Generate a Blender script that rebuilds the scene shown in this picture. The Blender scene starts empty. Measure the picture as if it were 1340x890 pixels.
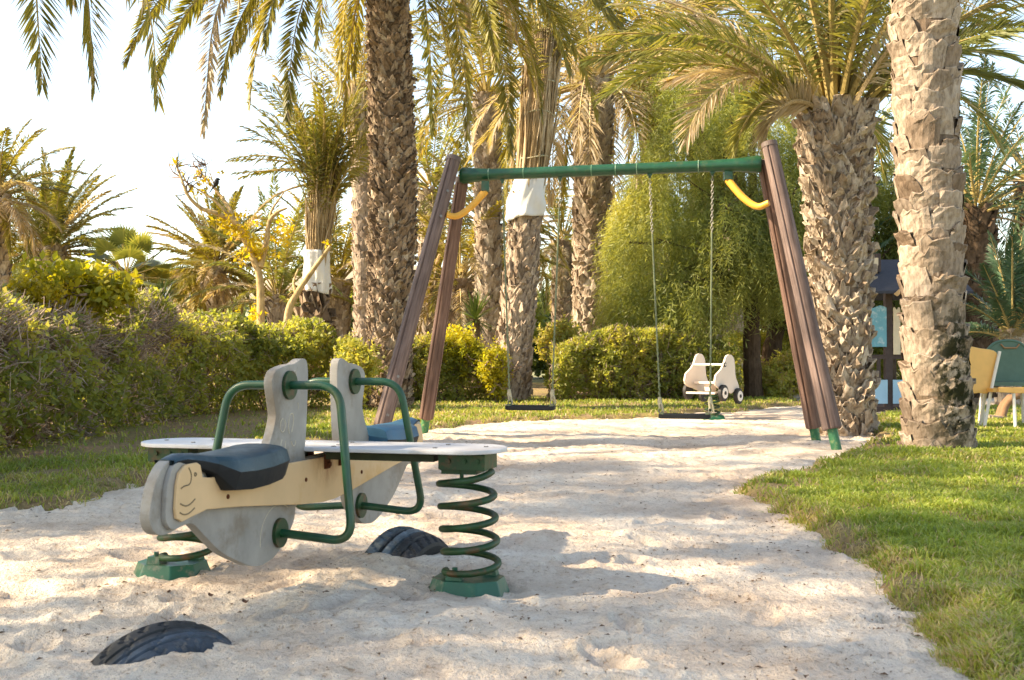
import bpy, math, random
import numpy as np
from mathutils import Vector
R_ = math.radians
sc = bpy.context.scene
col = sc.collection
# ---------------- camera ----------------
CAMZ, FPX, HY = 0.78, 1437.0, 465.0
cam = bpy.data.objects.new('camera', bpy.data.cameras.new('camera')); col.objects.link(cam)
cam.location = (0, 0, CAMZ); cam.rotation_euler = (R_(90.0 + 0.797), 0, 0)
cam.data.sensor_width = 36.0; cam.data.lens = FPX/1340*36
cam.data.clip_start = 0.05; cam.data.clip_end = 3000
cam.data.dof.use_dof = True; cam.data.dof.focus_distance = 7.0; cam.data.dof.aperture_fstop = 9.0
sc.camera = cam
# ---------------- sky and sun ----------------
SUN_EL, SUN_AZ = R_(37), math.atan2(-0.12, -0.98)       # direction TOWARDS the sun: left, slightly beyond
sd = Vector((math.cos(SUN_AZ)*math.cos(SUN_EL), math.sin(SUN_AZ)*math.cos(SUN_EL), math.sin(SUN_EL)))
w = bpy.data.worlds.new('World'); sc.world = w; w.use_nodes = True
nt = w.node_tree; bg = nt.nodes['Background']
sky = nt.nodes.new('ShaderNodeTexSky'); sky.sky_type = 'NISHITA'; sky.sun_disc = False
sky.sun_elevation = SUN_EL; sky.sun_rotation = math.atan2(sd.x, sd.y)
sky.air_density = 1.0; sky.dust_density = 0.7; sky.ozone_density = 1.0
nt.links.new(sky.outputs[0], bg.inputs[0]); bg.inputs[1].default_value = 0.15
sl = bpy.data.lights.new('sun', 'SUN'); so = bpy.data.objects.new('sun', sl); col.objects.link(so)
sl.energy = 4.6; sl.angle = R_(0.9); sl.color = (1.0, 0.90, 0.74)
so.rotation_euler = sd.to_track_quat('Z', 'Y').to_euler()
sc.view_settings.view_transform = 'Standard'; sc.view_settings.look = 'None'
sc.view_settings.exposure = 1.62; sc.view_settings.use_white_balance = True; sc.view_settings.white_balance_temperature = 7800; sc.view_settings.white_balance_tint = 12; sc.view_settings.gamma = 1.0
sc.cycles.use_denoising = True; sc.cycles.max_bounces = 6; sc.cycles.diffuse_bounces = 4
sc.cycles.transmission_bounces = 4; sc.cycles.glossy_bounces = 2; sc.cycles.transparent_max_bounces = 4
sc.cycles.caustics_reflective = False; sc.cycles.caustics_refractive = False

# ---------------- helpers ----------------
def P(x, y, d): return np.array([(x-670)/FPX*d, d, CAMZ + (HY-y)/FPX*d])     # photo pixel at distance d
def G(x, y):                                                                    # photo pixel on the ground
    d = CAMZ*FPX/(y-HY); return np.array([(x-670)/FPX*d, d])
def rng(s): return np.random.default_rng(s)

_perm = rng(7).random((256, 256))
def vnoise(x, y):
    xi = np.floor(x).astype(int); yi = np.floor(y).astype(int); fx = x-xi; fy = y-yi
    fx = fx*fx*(3-2*fx); fy = fy*fy*(3-2*fy)
    g = lambda a, b: _perm[a % 256, b % 256]
    return (g(xi, yi)*(1-fx)+g(xi+1, yi)*fx)*(1-fy) + (g(xi, yi+1)*(1-fx)+g(xi+1, yi+1)*fx)*fy
def fbm(x, y, o=4, lac=2.1, gain=.5):
    s = 0; a = 1; t = 0
    for i in range(o):
        s = s + a*vnoise(x+i*17.3, y+i*9.1); t += a; a *= gain; x = x*lac; y = y*lac
    return s/t

class MB:
    """numpy mesh buffer: verts, polygons (any n), material slot, per-face random value"""
    def __init__(s): s.v = []; s.f = {}; s.n = 0
    def add(s, V, F, m=0, rnd=0.5):
        V = np.asarray(V, float).reshape(-1, 3); F = np.asarray(F, int)
        if len(F) == 0: return
        r = np.broadcast_to(np.asarray(rnd, float), (len(F),))
        s.f.setdefault(F.shape[1], []).append((F+s.n, np.full(len(F), m), r))
        s.v.append(V); s.n += len(V)
    def build(s, name, mats, parent=None, smooth=False, loc=None):
        me = bpy.data.meshes.new(name)
        V = np.concatenate(s.v)
        if loc is not None: V = V - np.asarray(loc)
        L = []; T = []; M = []; Rn = []
        for k, lst in s.f.items():
            for F, m, r in lst:
                L.append(F.ravel()); T.append(np.full(len(F), k)); M.append(m); Rn.append(r)
        L = np.concatenate(L); T = np.concatenate(T); M = np.concatenate(M); Rn = np.concatenate(Rn)
        me.vertices.add(len(V)); me.vertices.foreach_set('co', V.ravel())
        me.loops.add(len(L)); me.loops.foreach_set('vertex_index', L.astype(np.int32))
        me.polygons.add(len(T))
        st = np.concatenate([[0], np.cumsum(T)[:-1]]).astype(np.int32)
        me.polygons.foreach_set('loop_start', st)
        me.polygons.foreach_set('material_index', M.astype(np.int32))
        me.polygons.foreach_set('use_smooth', np.full(len(T), smooth))
        a = me.attributes.new('rnd', 'FLOAT', 'FACE'); a.data.foreach_set('value', Rn.astype(np.float32))
        me.update(calc_edges=True); me.validate()
        for m in (mats if isinstance(mats, (list, tuple)) else [mats]): me.materials.append(m)
        o = bpy.data.objects.new(name, me); col.objects.link(o)
        if parent is not None: o.parent = parent
        if loc is not None: o.location = loc
        return o

def tag(o, label=None, cat=None, group=None, kind=None):
    if label: o['label'] = label
    if cat: o['category'] = cat
    if group: o['group'] = group
    if kind: o['kind'] = kind
    return o
def empty(name, loc, rz=0):
    o = bpy.data.objects.new(name, None); col.objects.link(o); o.location = loc; o.rotation_euler = (0, 0, rz)
    o.empty_display_size = .2
    return o
def copy_tree(o, parent=None):
    c = o.copy(); col.objects.link(c)
    if parent is not None: c.parent = parent
    for ch in [x for x in bpy.data.objects if x.parent == o]: copy_tree(ch, c)
    return c

def tube(mb, pts, rad, n=8, m=0, rnd=.5, cap=True, closed=False):
    P_ = np.asarray(pts, float); k = len(P_)
    rad = np.broadcast_to(np.asarray(rad, float), (k,))
    T = np.gradient(P_, axis=0)
    if closed: T = np.roll(P_, -1, 0)-np.roll(P_, 1, 0)
    T /= np.linalg.norm(T, axis=1)[:, None]+1e-12
    u = np.cross(T[0], [0, 0, 1.]);
    if np.linalg.norm(u) < .1: u = np.cross(T[0], [1., 0, 0])
    u /= np.linalg.norm(u); ang = np.arange(n)/n*2*np.pi; V = []
    for i in range(k):
        u = u-T[i]*u.dot(T[i]); u /= np.linalg.norm(u)+1e-12; v = np.cross(T[i], u)
        V.append(P_[i]+rad[i]*(np.cos(ang)[:, None]*u+np.sin(ang)[:, None]*v))
    V = np.concatenate(V); j = np.arange(n); jn = (j+1) % n
    kk = k if closed else k-1
    F = np.concatenate([np.stack([i*n+j, i*n+jn, ((i+1) % k)*n+jn, ((i+1) % k)*n+j], 1) for i in range(kk)])
    mb.add(V, F, m, rnd)
    if cap and not closed:
        mb.add(V[:n], [list(range(n))[::-1]], m, rnd); mb.add(V[-n:], [list(range(n))], m, rnd)

def smooth_path(pts, per=6):
    """Catmull-Rom through points"""
    p = np.asarray(pts, float); p = np.vstack([2*p[0]-p[1], p, 2*p[-1]-p[-2]]); out = []
    for i in range(1, len(p)-2):
        for t in np.arange(per)/per:
            out.append(.5*((2*p[i])+(-p[i-1]+p[i+1])*t+(2*p[i-1]-5*p[i]+4*p[i+1]-p[i+2])*t*t+(-p[i-1]+3*p[i]-3*p[i+1]+p[i+2])*t**3))
    out.append(p[-2]); return np.array(out)
def round_path(pts, r=.05, per=6):
    """polyline with rounded corners"""
    p = [np.asarray(q, float) for q in pts]; out = [p[0]]
    for i in range(1, len(p)-1):
        a = p[i-1]-p[i]; b = p[i+1]-p[i]; la, lb = np.linalg.norm(a), np.linalg.norm(b)
        rr = min(r, la*.45, lb*.45); A = p[i]+a/la*rr; B = p[i]+b/lb*rr
        for t in np.linspace(0, 1, per): out.append((1-t)**2*A+2*t*(1-t)*p[i]+t*t*B)
    out.append(p[-1]); return np.array(out)

def box(mb, c, s, rz=0, m=0, rnd=.5, taper=1.0, ax=None):
    """box centre c, size s; taper scales the top; ax = optional 3x3 axes"""
    x, y, z = np.array(s)/2
    V = np.array([[-x, -y, -z], [x, -y, -z], [x, y, -z], [-x, y, -z], [-x*taper, -y*taper, z], [x*taper, -y*taper, z], [x*taper, y*taper, z], [-x*taper, y*taper, z]])
    if ax is not None: V = V @ np.array(ax)
    else:
        c_, s_ = math.cos(rz), math.sin(rz); V = V @ np.array([[c_, s_, 0], [-s_, c_, 0], [0, 0, 1]])
    mb.add(V+np.asarray(c), [[0, 3, 2, 1], [4, 5, 6, 7], [0, 1, 5, 4], [1, 2, 6, 5], [2, 3, 7, 6], [3, 0, 4, 7]], m, rnd)

def plate(name, outline, thick, mats, parent, origin, eu, ev, en, bevel=.004, smooth=False):
    """thick flat plate from a 2D outline (u,v) placed at origin with axes eu,ev and normal en (centred)"""
    import bmesh
    bm = bmesh.new(); o, eu, ev, en = [np.asarray(a, float) for a in (origin, eu, ev, en)]
    vs = [bm.verts.new(tuple(o+eu*a+ev*b-en*thick/2)) for a, b in outline]
    f = bm.faces.new(vs); r = bmesh.ops.extrude_face_region(bm, geom=[f])
    bmesh.ops.translate(bm, verts=[g for g in r['geom'] if isinstance(g, bmesh.types.BMVert)], vec=tuple(en*thick))
    bmesh.ops.recalc_face_normals(bm, faces=bm.faces)
    if bevel:
        es = [e for e in bm.edges if len(e.link_faces) == 2 and any(len(f.verts) > 4 for f in e.link_faces)]
        bmesh.ops.bevel(bm, geom=es, offset=bevel, segments=2, affect='EDGES', profile=.6)
    me = bpy.data.meshes.new(name); bm.to_mesh(me); bm.free()
    for m in (mats if isinstance(mats, (list, tuple)) else [mats]): me.materials.append(m)
    ob = bpy.data.objects.new(name, me); col.objects.link(ob)
    if parent is not None: ob.parent = parent
    return ob
def smooth_outline(pts, per=5):
    p = np.asarray(pts, float); n = len(p); out = []
    for i in range(n):
        a, b, c, d = p[i-1], p[i], p[(i+1) % n], p[(i+2) % n]
        for t in np.arange(per)/per:
            out.append(.5*((2*b)+(-a+c)*t+(2*a-5*b+4*c-d)*t*t+(-a+3*b-3*c+d)*t**3))
    return np.array(out)

# ---------------- materials ----------------
def newmat(name):
    m = bpy.data.materials.new(name); m.use_nodes = True
    nt = m.node_tree; b = nt.nodes['Principled BSDF']; return m, nt, b
def N(nt, t, **k):
    n = nt.nodes.new(t)
    for a, v in k.items(): setattr(n, a, v)
    return n
def ramp(nt, fac, stops, interp='LINEAR'):
    r = N(nt, 'ShaderNodeValToRGB'); r.color_ramp.interpolation = interp
    e = r.color_ramp.elements
    while len(e) < len(stops): e.new(.5)
    for i, (p, c) in enumerate(stops): e[i].position = p; e[i].color = (*c, 1)
    nt.links.new(fac, r.inputs[0]); return r.outputs[0]
def noise(nt, scale, detail=4, rough=.6, co=None, stretch=None, out=0):
    n = N(nt, 'ShaderNodeTexNoise'); n.inputs['Scale'].default_value = scale; n.inputs['Detail'].default_value = detail; n.inputs['Roughness'].default_value = rough
    if co is None:
        co = N(nt, 'ShaderNodeNewGeometry').outputs['Position']
    if stretch:
        mp = N(nt, 'ShaderNodeMapping'); mp.inputs['Scale'].default_value = stretch; nt.links.new(co, mp.inputs[0]); co = mp.outputs[0]
    nt.links.new(co, n.inputs['Vector']); return n.outputs[out]
def mix(nt, fac, a, b, mode='MIX'):
    n = N(nt, 'ShaderNodeMix', data_type='RGBA', blend_type=mode)
    for k, v in ((0, fac), (6, a), (7, b)):
        if isinstance(v, (int, float)): n.inputs[k].default_value = v
        elif isinstance(v, tuple): n.inputs[k].default_value = (*v, 1)
        else: nt.links.new(v, n.inputs[k])
    return n.outputs[2]
def bump(nt, b, h, strength=.5, dist=.01):
    n = N(nt, 'ShaderNodeBump'); n.inputs['Strength'].default_value = strength; n.inputs['Distance'].default_value = dist
    nt.links.new(h, n.inputs['Height']); nt.links.new(n.outputs[0], b.inputs['Normal']); return n
def attr(nt, name='rnd'):
    return N(nt, 'ShaderNodeAttribute', attribute_name=name).outputs['Fac']

def leaf_mat(name, stops, trans=.42, rough=.45, tcol=1.5, patch=.6):
    m, nt, b = newmat(name)
    c = ramp(nt, attr(nt), stops)
    n = noise(nt, patch, 3)
    n2 = ramp(nt, n, [(.35, (.72, .74, .7)), (.65, (1.2, 1.16, 1.1))])
    c = mix(nt, 1.0, c, n2, 'MULTIPLY')
    nt.links.new(c, b.inputs['Base Color']); b.inputs['Roughness'].default_value = rough
    b.inputs['Specular IOR Level'].default_value = .35
    t = N(nt, 'ShaderNodeBsdfTranslucent')
    tc = mix(nt, 1.0, c, (tcol*1.0, tcol*.93, tcol*.45), 'MULTIPLY'); nt.links.new(tc, t.inputs[0])
    ms = N(nt, 'ShaderNodeMixShader'); ms.inputs[0].default_value = trans
    nt.links.new(b.outputs[0], ms.inputs[1]); nt.links.new(t.outputs[0], ms.inputs[2])
    nt.links.new(ms.outputs[0], nt.nodes['Material Output'].inputs[0]); return m

# leaves: rnd 0..0.88 green range, above that dead and tan
PALM = leaf_mat('palm_leaf', [(0, (0.113, 0.125, 0.027)), (.45, (0.212, 0.200, 0.044)), (.82, (0.345, 0.281, 0.062)), (.88, (0.40, 0.305, 0.19)), (1, (0.47, 0.40, 0.31))], .4)
PALM_OLIVE = leaf_mat('palm_leaf_olive', [(0, (0.119, 0.150, 0.046)), (.45, (0.199, 0.221, 0.065)), (.82, (0.318, 0.299, 0.091)), (.88, (0.42, 0.345, 0.25)), (1, (0.52, 0.45, 0.37))], .38)
PALM_BLUE = leaf_mat('palm_leaf_bluegreen', [(0, (.04, .09, .05)), (.5, (.07, .13, .07)), (.82, (.13, .18, .08)), (.88, (.25, .2, .1)), (1, (.3, .24, .15))], .3, tcol=1.1)
HEDGE = leaf_mat('hedge_leaf', [(0, (.15, .19, .05)), (.5, (.31, .34, .085)), (.85, (.50, .47, .13)), (1, (.48, .38, .18))], .55, patch=1.2)
LIME = leaf_mat('lime_leaf', [(0, (0.206, 0.237, 0.025)), (.5, (0.385, 0.362, 0.037)), (1, (0.578, 0.450, 0.050))], .5)
YELLOWL = leaf_mat('yellow_leaf', [(0, (.30, .26, .02)), (.6, (.50, .38, .03)), (1, (.55, .45, .08))], .5)
FEATHER = leaf_mat('feather_leaf', [(0, (.12, .165, .045)), (.5, (.24, .275, .085)), (1, (.42, .42, .14))], .45, patch=.5)
DARKL = leaf_mat('dark_leaf', [(0, (0.045, 0.075, 0.022)), (.6, (0.105, 0.150, 0.045)), (1, (0.180, 0.210, 0.060))], .3)
GRASS = leaf_mat('grass_blade', [(0, (.125, .215, .04)), (.5, (.25, .33, .06)), (.82, (.42, .43, .10)), (.88, (.52, .44, .24)), (1, (.44, .34, .22))], .4, tcol=1.35, patch=1.5)

def bark_mat(name, stops, cap=(.3, .22, .15), bscale=35, stretch=(1, 1, .35), moss=None, bstr=.8):
    m, nt, b = newmat(name)
    c = ramp(nt, attr(nt), stops)
    n = noise(nt, bscale, 5, .65, stretch=stretch)
    c = mix(nt, 1.0, c, ramp(nt, n, [(.28, (.42, .38, .34)), (.5, (.95, .93, .9)), (.75, (1.25, 1.25, 1.25))]), 'MULTIPLY')
    n2 = noise(nt, 3.5, 3)
    c = mix(nt, 1.0, c, ramp(nt, n2, [(.3, (.75, .72, .68)), (.7, (1.12, 1.1, 1.08))]), 'MULTIPLY')
    if moss:
        g = N(nt, 'ShaderNodeNewGeometry'); s = N(nt, 'ShaderNodeVectorMath', operation='DISTANCE')
        mp = N(nt, 'ShaderNodeMapping'); mp.inputs['Scale'].default_value = (1, 1, .42)
        nt.links.new(g.outputs['Position'], mp.inputs[0]); nt.links.new(mp.outputs[0], s.inputs[0]); s.inputs[1].default_value = (moss[0], moss[1], moss[2]*.42)
        r1 = ramp(nt, s.outputs['Value'], [(.15, (1, 1, 1)), (.40, (0, 0, 0))])
        r2 = ramp(nt, noise(nt, 9, 6, .7), [(.45, (0, 0, 0)), (.54, (1, 1, 1))])
        f = mix(nt, 1.0, r1, r2, 'MULTIPLY')
        c = mix(nt, f, c, (.022, .022, .008))
    nt.links.new(c, b.inputs['Base Color']); b.inputs['Roughness'].default_value = .85; b.inputs['Specular IOR Level'].default_value = .15
    bump(nt, b, n, bstr, .012); return m
BARK_NEAR = bark_mat('palm_bark_grey', [(0, (.17, .125, .09)), (.5, (.33, .27, .215)), (1, (.48, .41, .34))], moss=(3.42, 8.25, .62))
BARK_TAN = bark_mat('palm_bark_tan', [(0, (.25, .19, .14)), (.5, (.43, .36, .285)), (1, (.57, .51, .43))], bscale=30)
BARK_BROWN = bark_mat('palm_bark_brown', [(0, (.12, .085, .058)), (.5, (.30, .225, .16)), (1, (.50, .43, .335))], bscale=30)
BARK_FIB = bark_mat('palm_bark_fibre', [(0, (.26, .2, .15)), (.5, (.42, .34, .27)), (1, (.55, .46, .37))], bscale=28, stretch=(1, 1, .5))
STEM = bark_mat('frond_stem', [(0, (.34, .27, .10)), (.5, (.48, .38, .16)), (1, (.5, .4, .25))], bscale=60, bstr=.2)
STRAW = bark_mat('tied_frond_straw', [(0, (.30, .22, .12)), (.5, (.46, .36, .22)), (1, (.60, .50, .36))], bscale=60, stretch=(1, 1, .05), bstr=.3)
TWIG = bark_mat('twig_bark', [(0, (.12, .08, .055)), (.5, (.28, .21, .165)), (1, (.50, .42, .36))], bscale=50, bstr=.3)
DARKBARK = bark_mat('dark_bark', [(0, (.06, .04, .025)), (1, (.14, .1, .07))], bscale=25, bstr=.8)
PALEBARK = bark_mat('pale_bark', [(0, (.42, .30, .14)), (1, (.60, .46, .26))], bscale=20, bstr=.2)

def plain(name, c, rough=.5, spec=.4, var=.15, scale=12, bs=0, bd=.002, bscale=80, metal=0, dirt=None, dscale=6, stretch=None):
    m, nt, b = newmat(name)
    n = noise(nt, scale, 4, stretch=stretch); lo = tuple(x*(1-var) for x in c); hi = tuple(min(1, x*(1+var)) for x in c)
    cc = ramp(nt, n, [(.3, lo), (.7, hi)])
    if dirt:
        dn = noise(nt, dscale, 6, .7); cc = mix(nt, ramp(nt, dn, [(.52, (0, 0, 0)), (.66, (.8, .8, .8))]), cc, dirt)
    nt.links.new(cc, b.inputs['Base Color']); b.inputs['Roughness'].default_value = rough; b.inputs['Specular IOR Level'].default_value = spec
    b.inputs['Metallic'].default_value = metal
    rn = noise(nt, scale*2, 3); mr = N(nt, 'ShaderNodeMapRange'); mr.inputs[3].default_value = max(0, rough-.12); mr.inputs[4].default_value = min(1, rough+.12)
    nt.links.new(rn, mr.inputs[0]); nt.links.new(mr.outputs[0], b.inputs['Roughness'])
    if bs: bump(nt, b, noise(nt, bscale, 4), bs, bd)
    return m
GREEN = plain('green_paint', (.004, .060, .025), .38, .5, .25, 14, .15, .001, 60, dirt=(.055, .075, .03), dscale=9)
GREENCAST = plain('green_casting', (.003, .085, .042), .42, .5, .25, 10, .3, .002, 40, dirt=(.20, .17, .12), dscale=14)
GREENWORN = plain('worn_green_paint', (.010, .048, .014), .5, .4, .3, 14, .3, .001, 60, dirt=(.10, .045, .018), dscale=16)
BEAMG = plain('dark_green_beam', (.03, .04, .018), .6, .3, .3, 20, .2, dirt=(.07, .035, .02))
PANEL = plain('grey_panel', (.30, .28, .25), .6, .3, .18, 9, .25, .0015, 90, dirt=(.20, .16, .12), dscale=5)
PANELEDGE = plain('grey_panel_board', (.56, .56, .57), .42, .5, .06, 6, .15, .001, 70, dirt=(.45, .41, .37), dscale=5)
YEL = plain('yellow_panel', (.66, .44, .235), .55, .35, .08, 5, .2, .001, 80, dirt=(.58, .32, .11), dscale=3)
def add_rust(m):
    nt = m.node_tree; b = nt.nodes['Principled BSDF']; src = b.inputs['Base Color'].links[0].from_socket
    tc = N(nt, 'ShaderNodeTexCoord').outputs['Object']; mp = N(nt, 'ShaderNodeMapping'); mp.inputs['Scale'].default_value = (0, 5.5, 7); mp.inputs['Location'].default_value = (0, .15, -2.95); nt.links.new(tc, mp.inputs[0])
    ln = N(nt, 'ShaderNodeVectorMath', operation='LENGTH'); nt.links.new(mp.outputs[0], ln.inputs[0])
    r1 = ramp(nt, ln.outputs['Value'], [(.1, (1, 1, 1)), (.75, (0, 0, 0))]); r2 = ramp(nt, noise(nt, 26, 5, .7, stretch=(1, 1, .35)), [(.40, (.1, .1, .1)), (.62, (.9, .9, .9))])
    nt.links.new(mix(nt, mix(nt, 1.0, r1, r2, 'MULTIPLY'), src, (.26, .10, .035)), b.inputs['Base Color'])
add_rust(YEL)
GROOVE = plain('carved_groove', (.20, .15, .09), .8, .1)
GROOVEL = plain('carved_groove_pale', (.55, .47, .36), .8, .1)
RUST = plain('rust', (.11, .035, .015), .85, .1, .4, 30, .5, dirt=(.03, .015, .01))
SEATB = plain('blue_rubber', (.012, .040, .056), .45, .45, .2, 9, .3, .001, 150, dirt=(.05, .09, .11), dscale=10)
SEATBL = plain('bright_blue_rubber', (.018, .095, .165), .5, .45, .2, 9, .3, .001, 150)
SEATD = plain('dark_rubber', (.012, .014, .016), .6, .3, .2, 20, .3, .001, 100)
BOLT = plain('bolt_steel', (.20, .19, .17), .45, .5, .2, metal=.6)
def tyre_mat(name, stripes):
    m, nt, b = newmat(name); tc = N(nt, 'ShaderNodeTexCoord').outputs['Object']; sp = N(nt, 'ShaderNodeSeparateXYZ'); nt.links.new(tc, sp.inputs[0])
    mr = N(nt, 'ShaderNodeMapRange'); mr.inputs[1].default_value = -.1; mr.inputs[2].default_value = .1; nt.links.new(sp.outputs[1], mr.inputs[0])
    c = ramp(nt, mr.outputs[0], stripes); n = noise(nt, 22, 6, .7)
    c = mix(nt, 1.0, c, ramp(nt, n, [(.3, (.4, .4, .4)), (.6, (1.2, 1.2, 1.2))]), 'MULTIPLY')
    c = mix(nt, ramp(nt, noise(nt, 6, 6, .75), [(.56, (0, 0, 0)), (.7, (.6, .6, .6))]), c, (.26, .21, .17))
    nt.links.new(c, b.inputs['Base Color']); b.inputs['Roughness'].default_value = .6; b.inputs['Specular IOR Level'].default_value = .35; bump(nt, b, noise(nt, 90, 4), .4, .003); return m
TYRE = tyre_mat('tyre_rubber', [(.1, (.030, .042, .055)), (.45, (.05, .07, .095)), (.6, (.022, .024, .026)), (.9, (.020, .020, .020))])
TYREB = tyre_mat('tyre_blue_grey', [(.0, (.022, .022, .022)), (.40, (.03, .032, .034)), (.50, (.10, .14, .17)), (.60, (.13, .17, .20)), (.68, (.012, .012, .012)), (.78, (.09, .13, .165)), (1, (.05, .07, .09))])
WHITEC = plain('white_cloth', (.74, .73, .70), .8, .2, .05, 5, .5, .01, 14)
CHAIN = plain('chain_steel', (.26, .25, .22), .5, .5, .2, metal=.5)
SLEEVE = plain('rope_sleeve_green', (.13, .16, .09), .6, .3, .25, 25, dirt=(.30, .28, .17), dscale=20)
ROPE = plain('rope_dusty', (.40, .37, .25), .8, .2, .25, 40)
YPLAST = plain('yellow_plastic_arm', (.72, .36, .05), .45, .4, .12, 10)
CARP = plain('cream_panel', (.66, .57, .48), .55, .3, .06, 6)
CARW = plain('wheel_cream', (.74, .69, .62), .5, .3, .05)
BLACK = plain('black_rubber', (.025, .023, .022), .6, .3, .2)
CHY = plain('orange_plastic', (.78, .44, .13), .45, .4, .05)
CHW = plain('white_tube', (.70, .66, .58), .4, .4, .06)
CHG = plain('green_mesh_fabric', (.10, .17, .13), .7, .2, .1)
ROOF = plain('dark_roof_board', (.035, .036, .042), .7, .3, .3, 20, .3, stretch=(1, 6, 1))
WOODD = plain('dark_brown_wood', (.07, .05, .045), .7, .3, .25, 20, .3)
TEAL = plain('teal_panel', (.10, .33, .42), .4, .5, .08, 8, dirt=(.5, .6, .62), dscale=9)
SKYB = plain('pale_blue_panel', (.30, .52, .68), .4, .5, .06, 6)
PLY = plain('cream_plywood', (.66, .56, .40), .6, .3, .06)
ORW = plain('honey_wood', (.55, .34, .15), .6, .3, .15)

def wood_mat(name, a, b_, d):
    m, nt, b = newmat(name); tc = N(nt, 'ShaderNodeTexCoord').outputs['Object']
    n = noise(nt, 18, 6, .6, co=tc, stretch=(3, 3, .18))
    c = ramp(nt, n, [(.3, a), (.6, b_), (.8, d)])
    n2 = noise(nt, 4, 4, co=tc, stretch=(1, 1, .5)); c = mix(nt, 1.0, c, ramp(nt, n2, [(.3, (.7, .68, .68)), (.7, (1.15, 1.12, 1.1))]), 'MULTIPLY')
    nt.links.new(c, b.inputs['Base Color']); b.inputs['Roughness'].default_value = .7; b.inputs['Specular IOR Level'].default_value = .3
    bump(nt, b, n, .5, .003); return m
WOODG = wood_mat('weathered_post_wood', (.09, .06, .05), (.20, .145, .125), (.30, .24, .21))
WOODR = wood_mat('red_brown_post_wood', (.09, .05, .036), (.21, .13, .10), (.31, .215, .17))
# ================= THE SETTING =================
# ground-line polylines traced on the sand / grass border (world metres)
right_edge = np.array([(0.95, 1.6), (0.98, 2.2)] + [tuple(G(*p)) for p in
    [(1228, 888), (1205, 850), (1193, 812), (1150, 786), (1138, 760), (1100, 722), (1060, 700), (1020, 680), (988, 658), (968, 642),
     (1000, 627), (1060, 612), (1095, 604), (1128, 594), (1150, 583), (1168, 578), (1150, 571), (1128, 565), (1143, 549), (1160, 541), (1200, 537), (1290, 536), (1420, 534)]] + [(14, 15.9)])
left_edge = np.array([(-6.0, 4.2), (-3.4, 5.25)] + [tuple(G(*p)) for p in
    [(0, 672), (100, 670), (150, 655), (190, 640), (250, 622), (330, 606), (400, 590), (470, 578), (545, 567), (600, 560), (700, 553), (860, 546), (905, 541), (960, 540), (1000, 536), (1055, 531)]] + [(4.7, 19.0), (5.6, 22)])
R_poly = np.vstack([right_edge, [(14, 1.6)]])
L_poly = np.vstack([left_edge, [(5.6, 30), (-14, 30), (-14, 4.2)]])
def inside(poly, X, Y):
    c = np.zeros(X.shape, bool); n = len(poly)
    for i in range(n):
        x1, y1 = poly[i]; x2, y2 = poly[(i+1) % n]
        if y1 == y2: continue
        k = ((y1 > Y) != (y2 > Y)) & (X < (x2-x1)*(Y-y1)/(y2-y1)+x1); c ^= k
    return c
def edge_dist(line, X, Y):
    D = np.full(X.shape, 1e9)
    for (x1, y1), (x2, y2) in zip(line[:-1], line[1:]):
        dx, dy = x2-x1, y2-y1; t = np.clip(((X-x1)*dx+(Y-y1)*dy)/(dx*dx+dy*dy), 0, 1)
        D = np.minimum(D, np.hypot(X-x1-t*dx, Y-y1-t*dy))
    return D
def signed(poly, line, X, Y):
    wob = (fbm(X*3.1, Y*3.1, 4)-.5)*.22*np.clip(Y/5, .4, 1.5) + (fbm(X*14, Y*14, 2)-.5)*.06
    d = edge_dist(line, X, Y); return np.where(inside(poly, X, Y), d, -d)+wob
_rs = rng(11)
_dim = [(_rs.uniform(-3.2, 4.2), _rs.uniform(2.3, 13), _rs.uniform(0, 3.14), _rs.uniform(.06, .13), _rs.uniform(.035, .06), _rs.uniform(.008, .026)) for _ in range(900)]
def sand_z(X, Y):
    z = (fbm(X*.6, Y*.6, 3)-.5)*.08 + (fbm(X*3, Y*3+5, 3)-.5)*.020 + (fbm(X*9, Y*11, 3)-.5)*.018 + (fbm(X*30, Y*34, 2)-.5)*.011
    rd = fbm(X*5+40, Y*5, 3); z = z + .012*(1-np.abs(rd*2-1))**4
    z = z - .05*np.exp(-((X+.15)**2+(Y-3.6)**2)/.12) + .02 - .05*np.exp(-((X-.17)**2/.18+(Y-10.0)**2/.5)) - .05*np.exp(-((X-1.5)**2/.18+(Y-9.7)**2/.5))
    return z - .015
def sand_z_full(X, Y):
    z = sand_z(X, Y)
    for (x, y, a, l, w_, dp) in _dim:
        m = (np.abs(X-x) < .35) & (np.abs(Y-y) < .35)
        if not m.any(): continue
        dx = X[m]-x; dy = Y[m]-y; p = (dx*math.cos(a)+dy*math.sin(a))/l; q = (-dx*math.sin(a)+dy*math.cos(a))/w_
        r = np.sqrt(p*p+q*q); z[m] += -dp*np.exp(-r**3) + dp*.45*np.exp(-((r-1.35)/.3)**2)
    # mounds at the half-buried tyres and the spring feet
    for (x, y, s, h) in [(-.80, 2.75, .12, .02), (-.55, 4.05, .2, .03), (-.16, 3.30, .25, .018), (-.45, 3.6, .3, .02), (-1.2, 3.7, .25, .012)]:
        z += h*np.exp(-((X-x)**2+(Y-y)**2)/s**2)*(0.6+.8*fbm(X*9, Y*9, 2))
    return z
def zs(x, y): return float(sand_z(np.array([x]), np.array([y]))[0])

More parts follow.
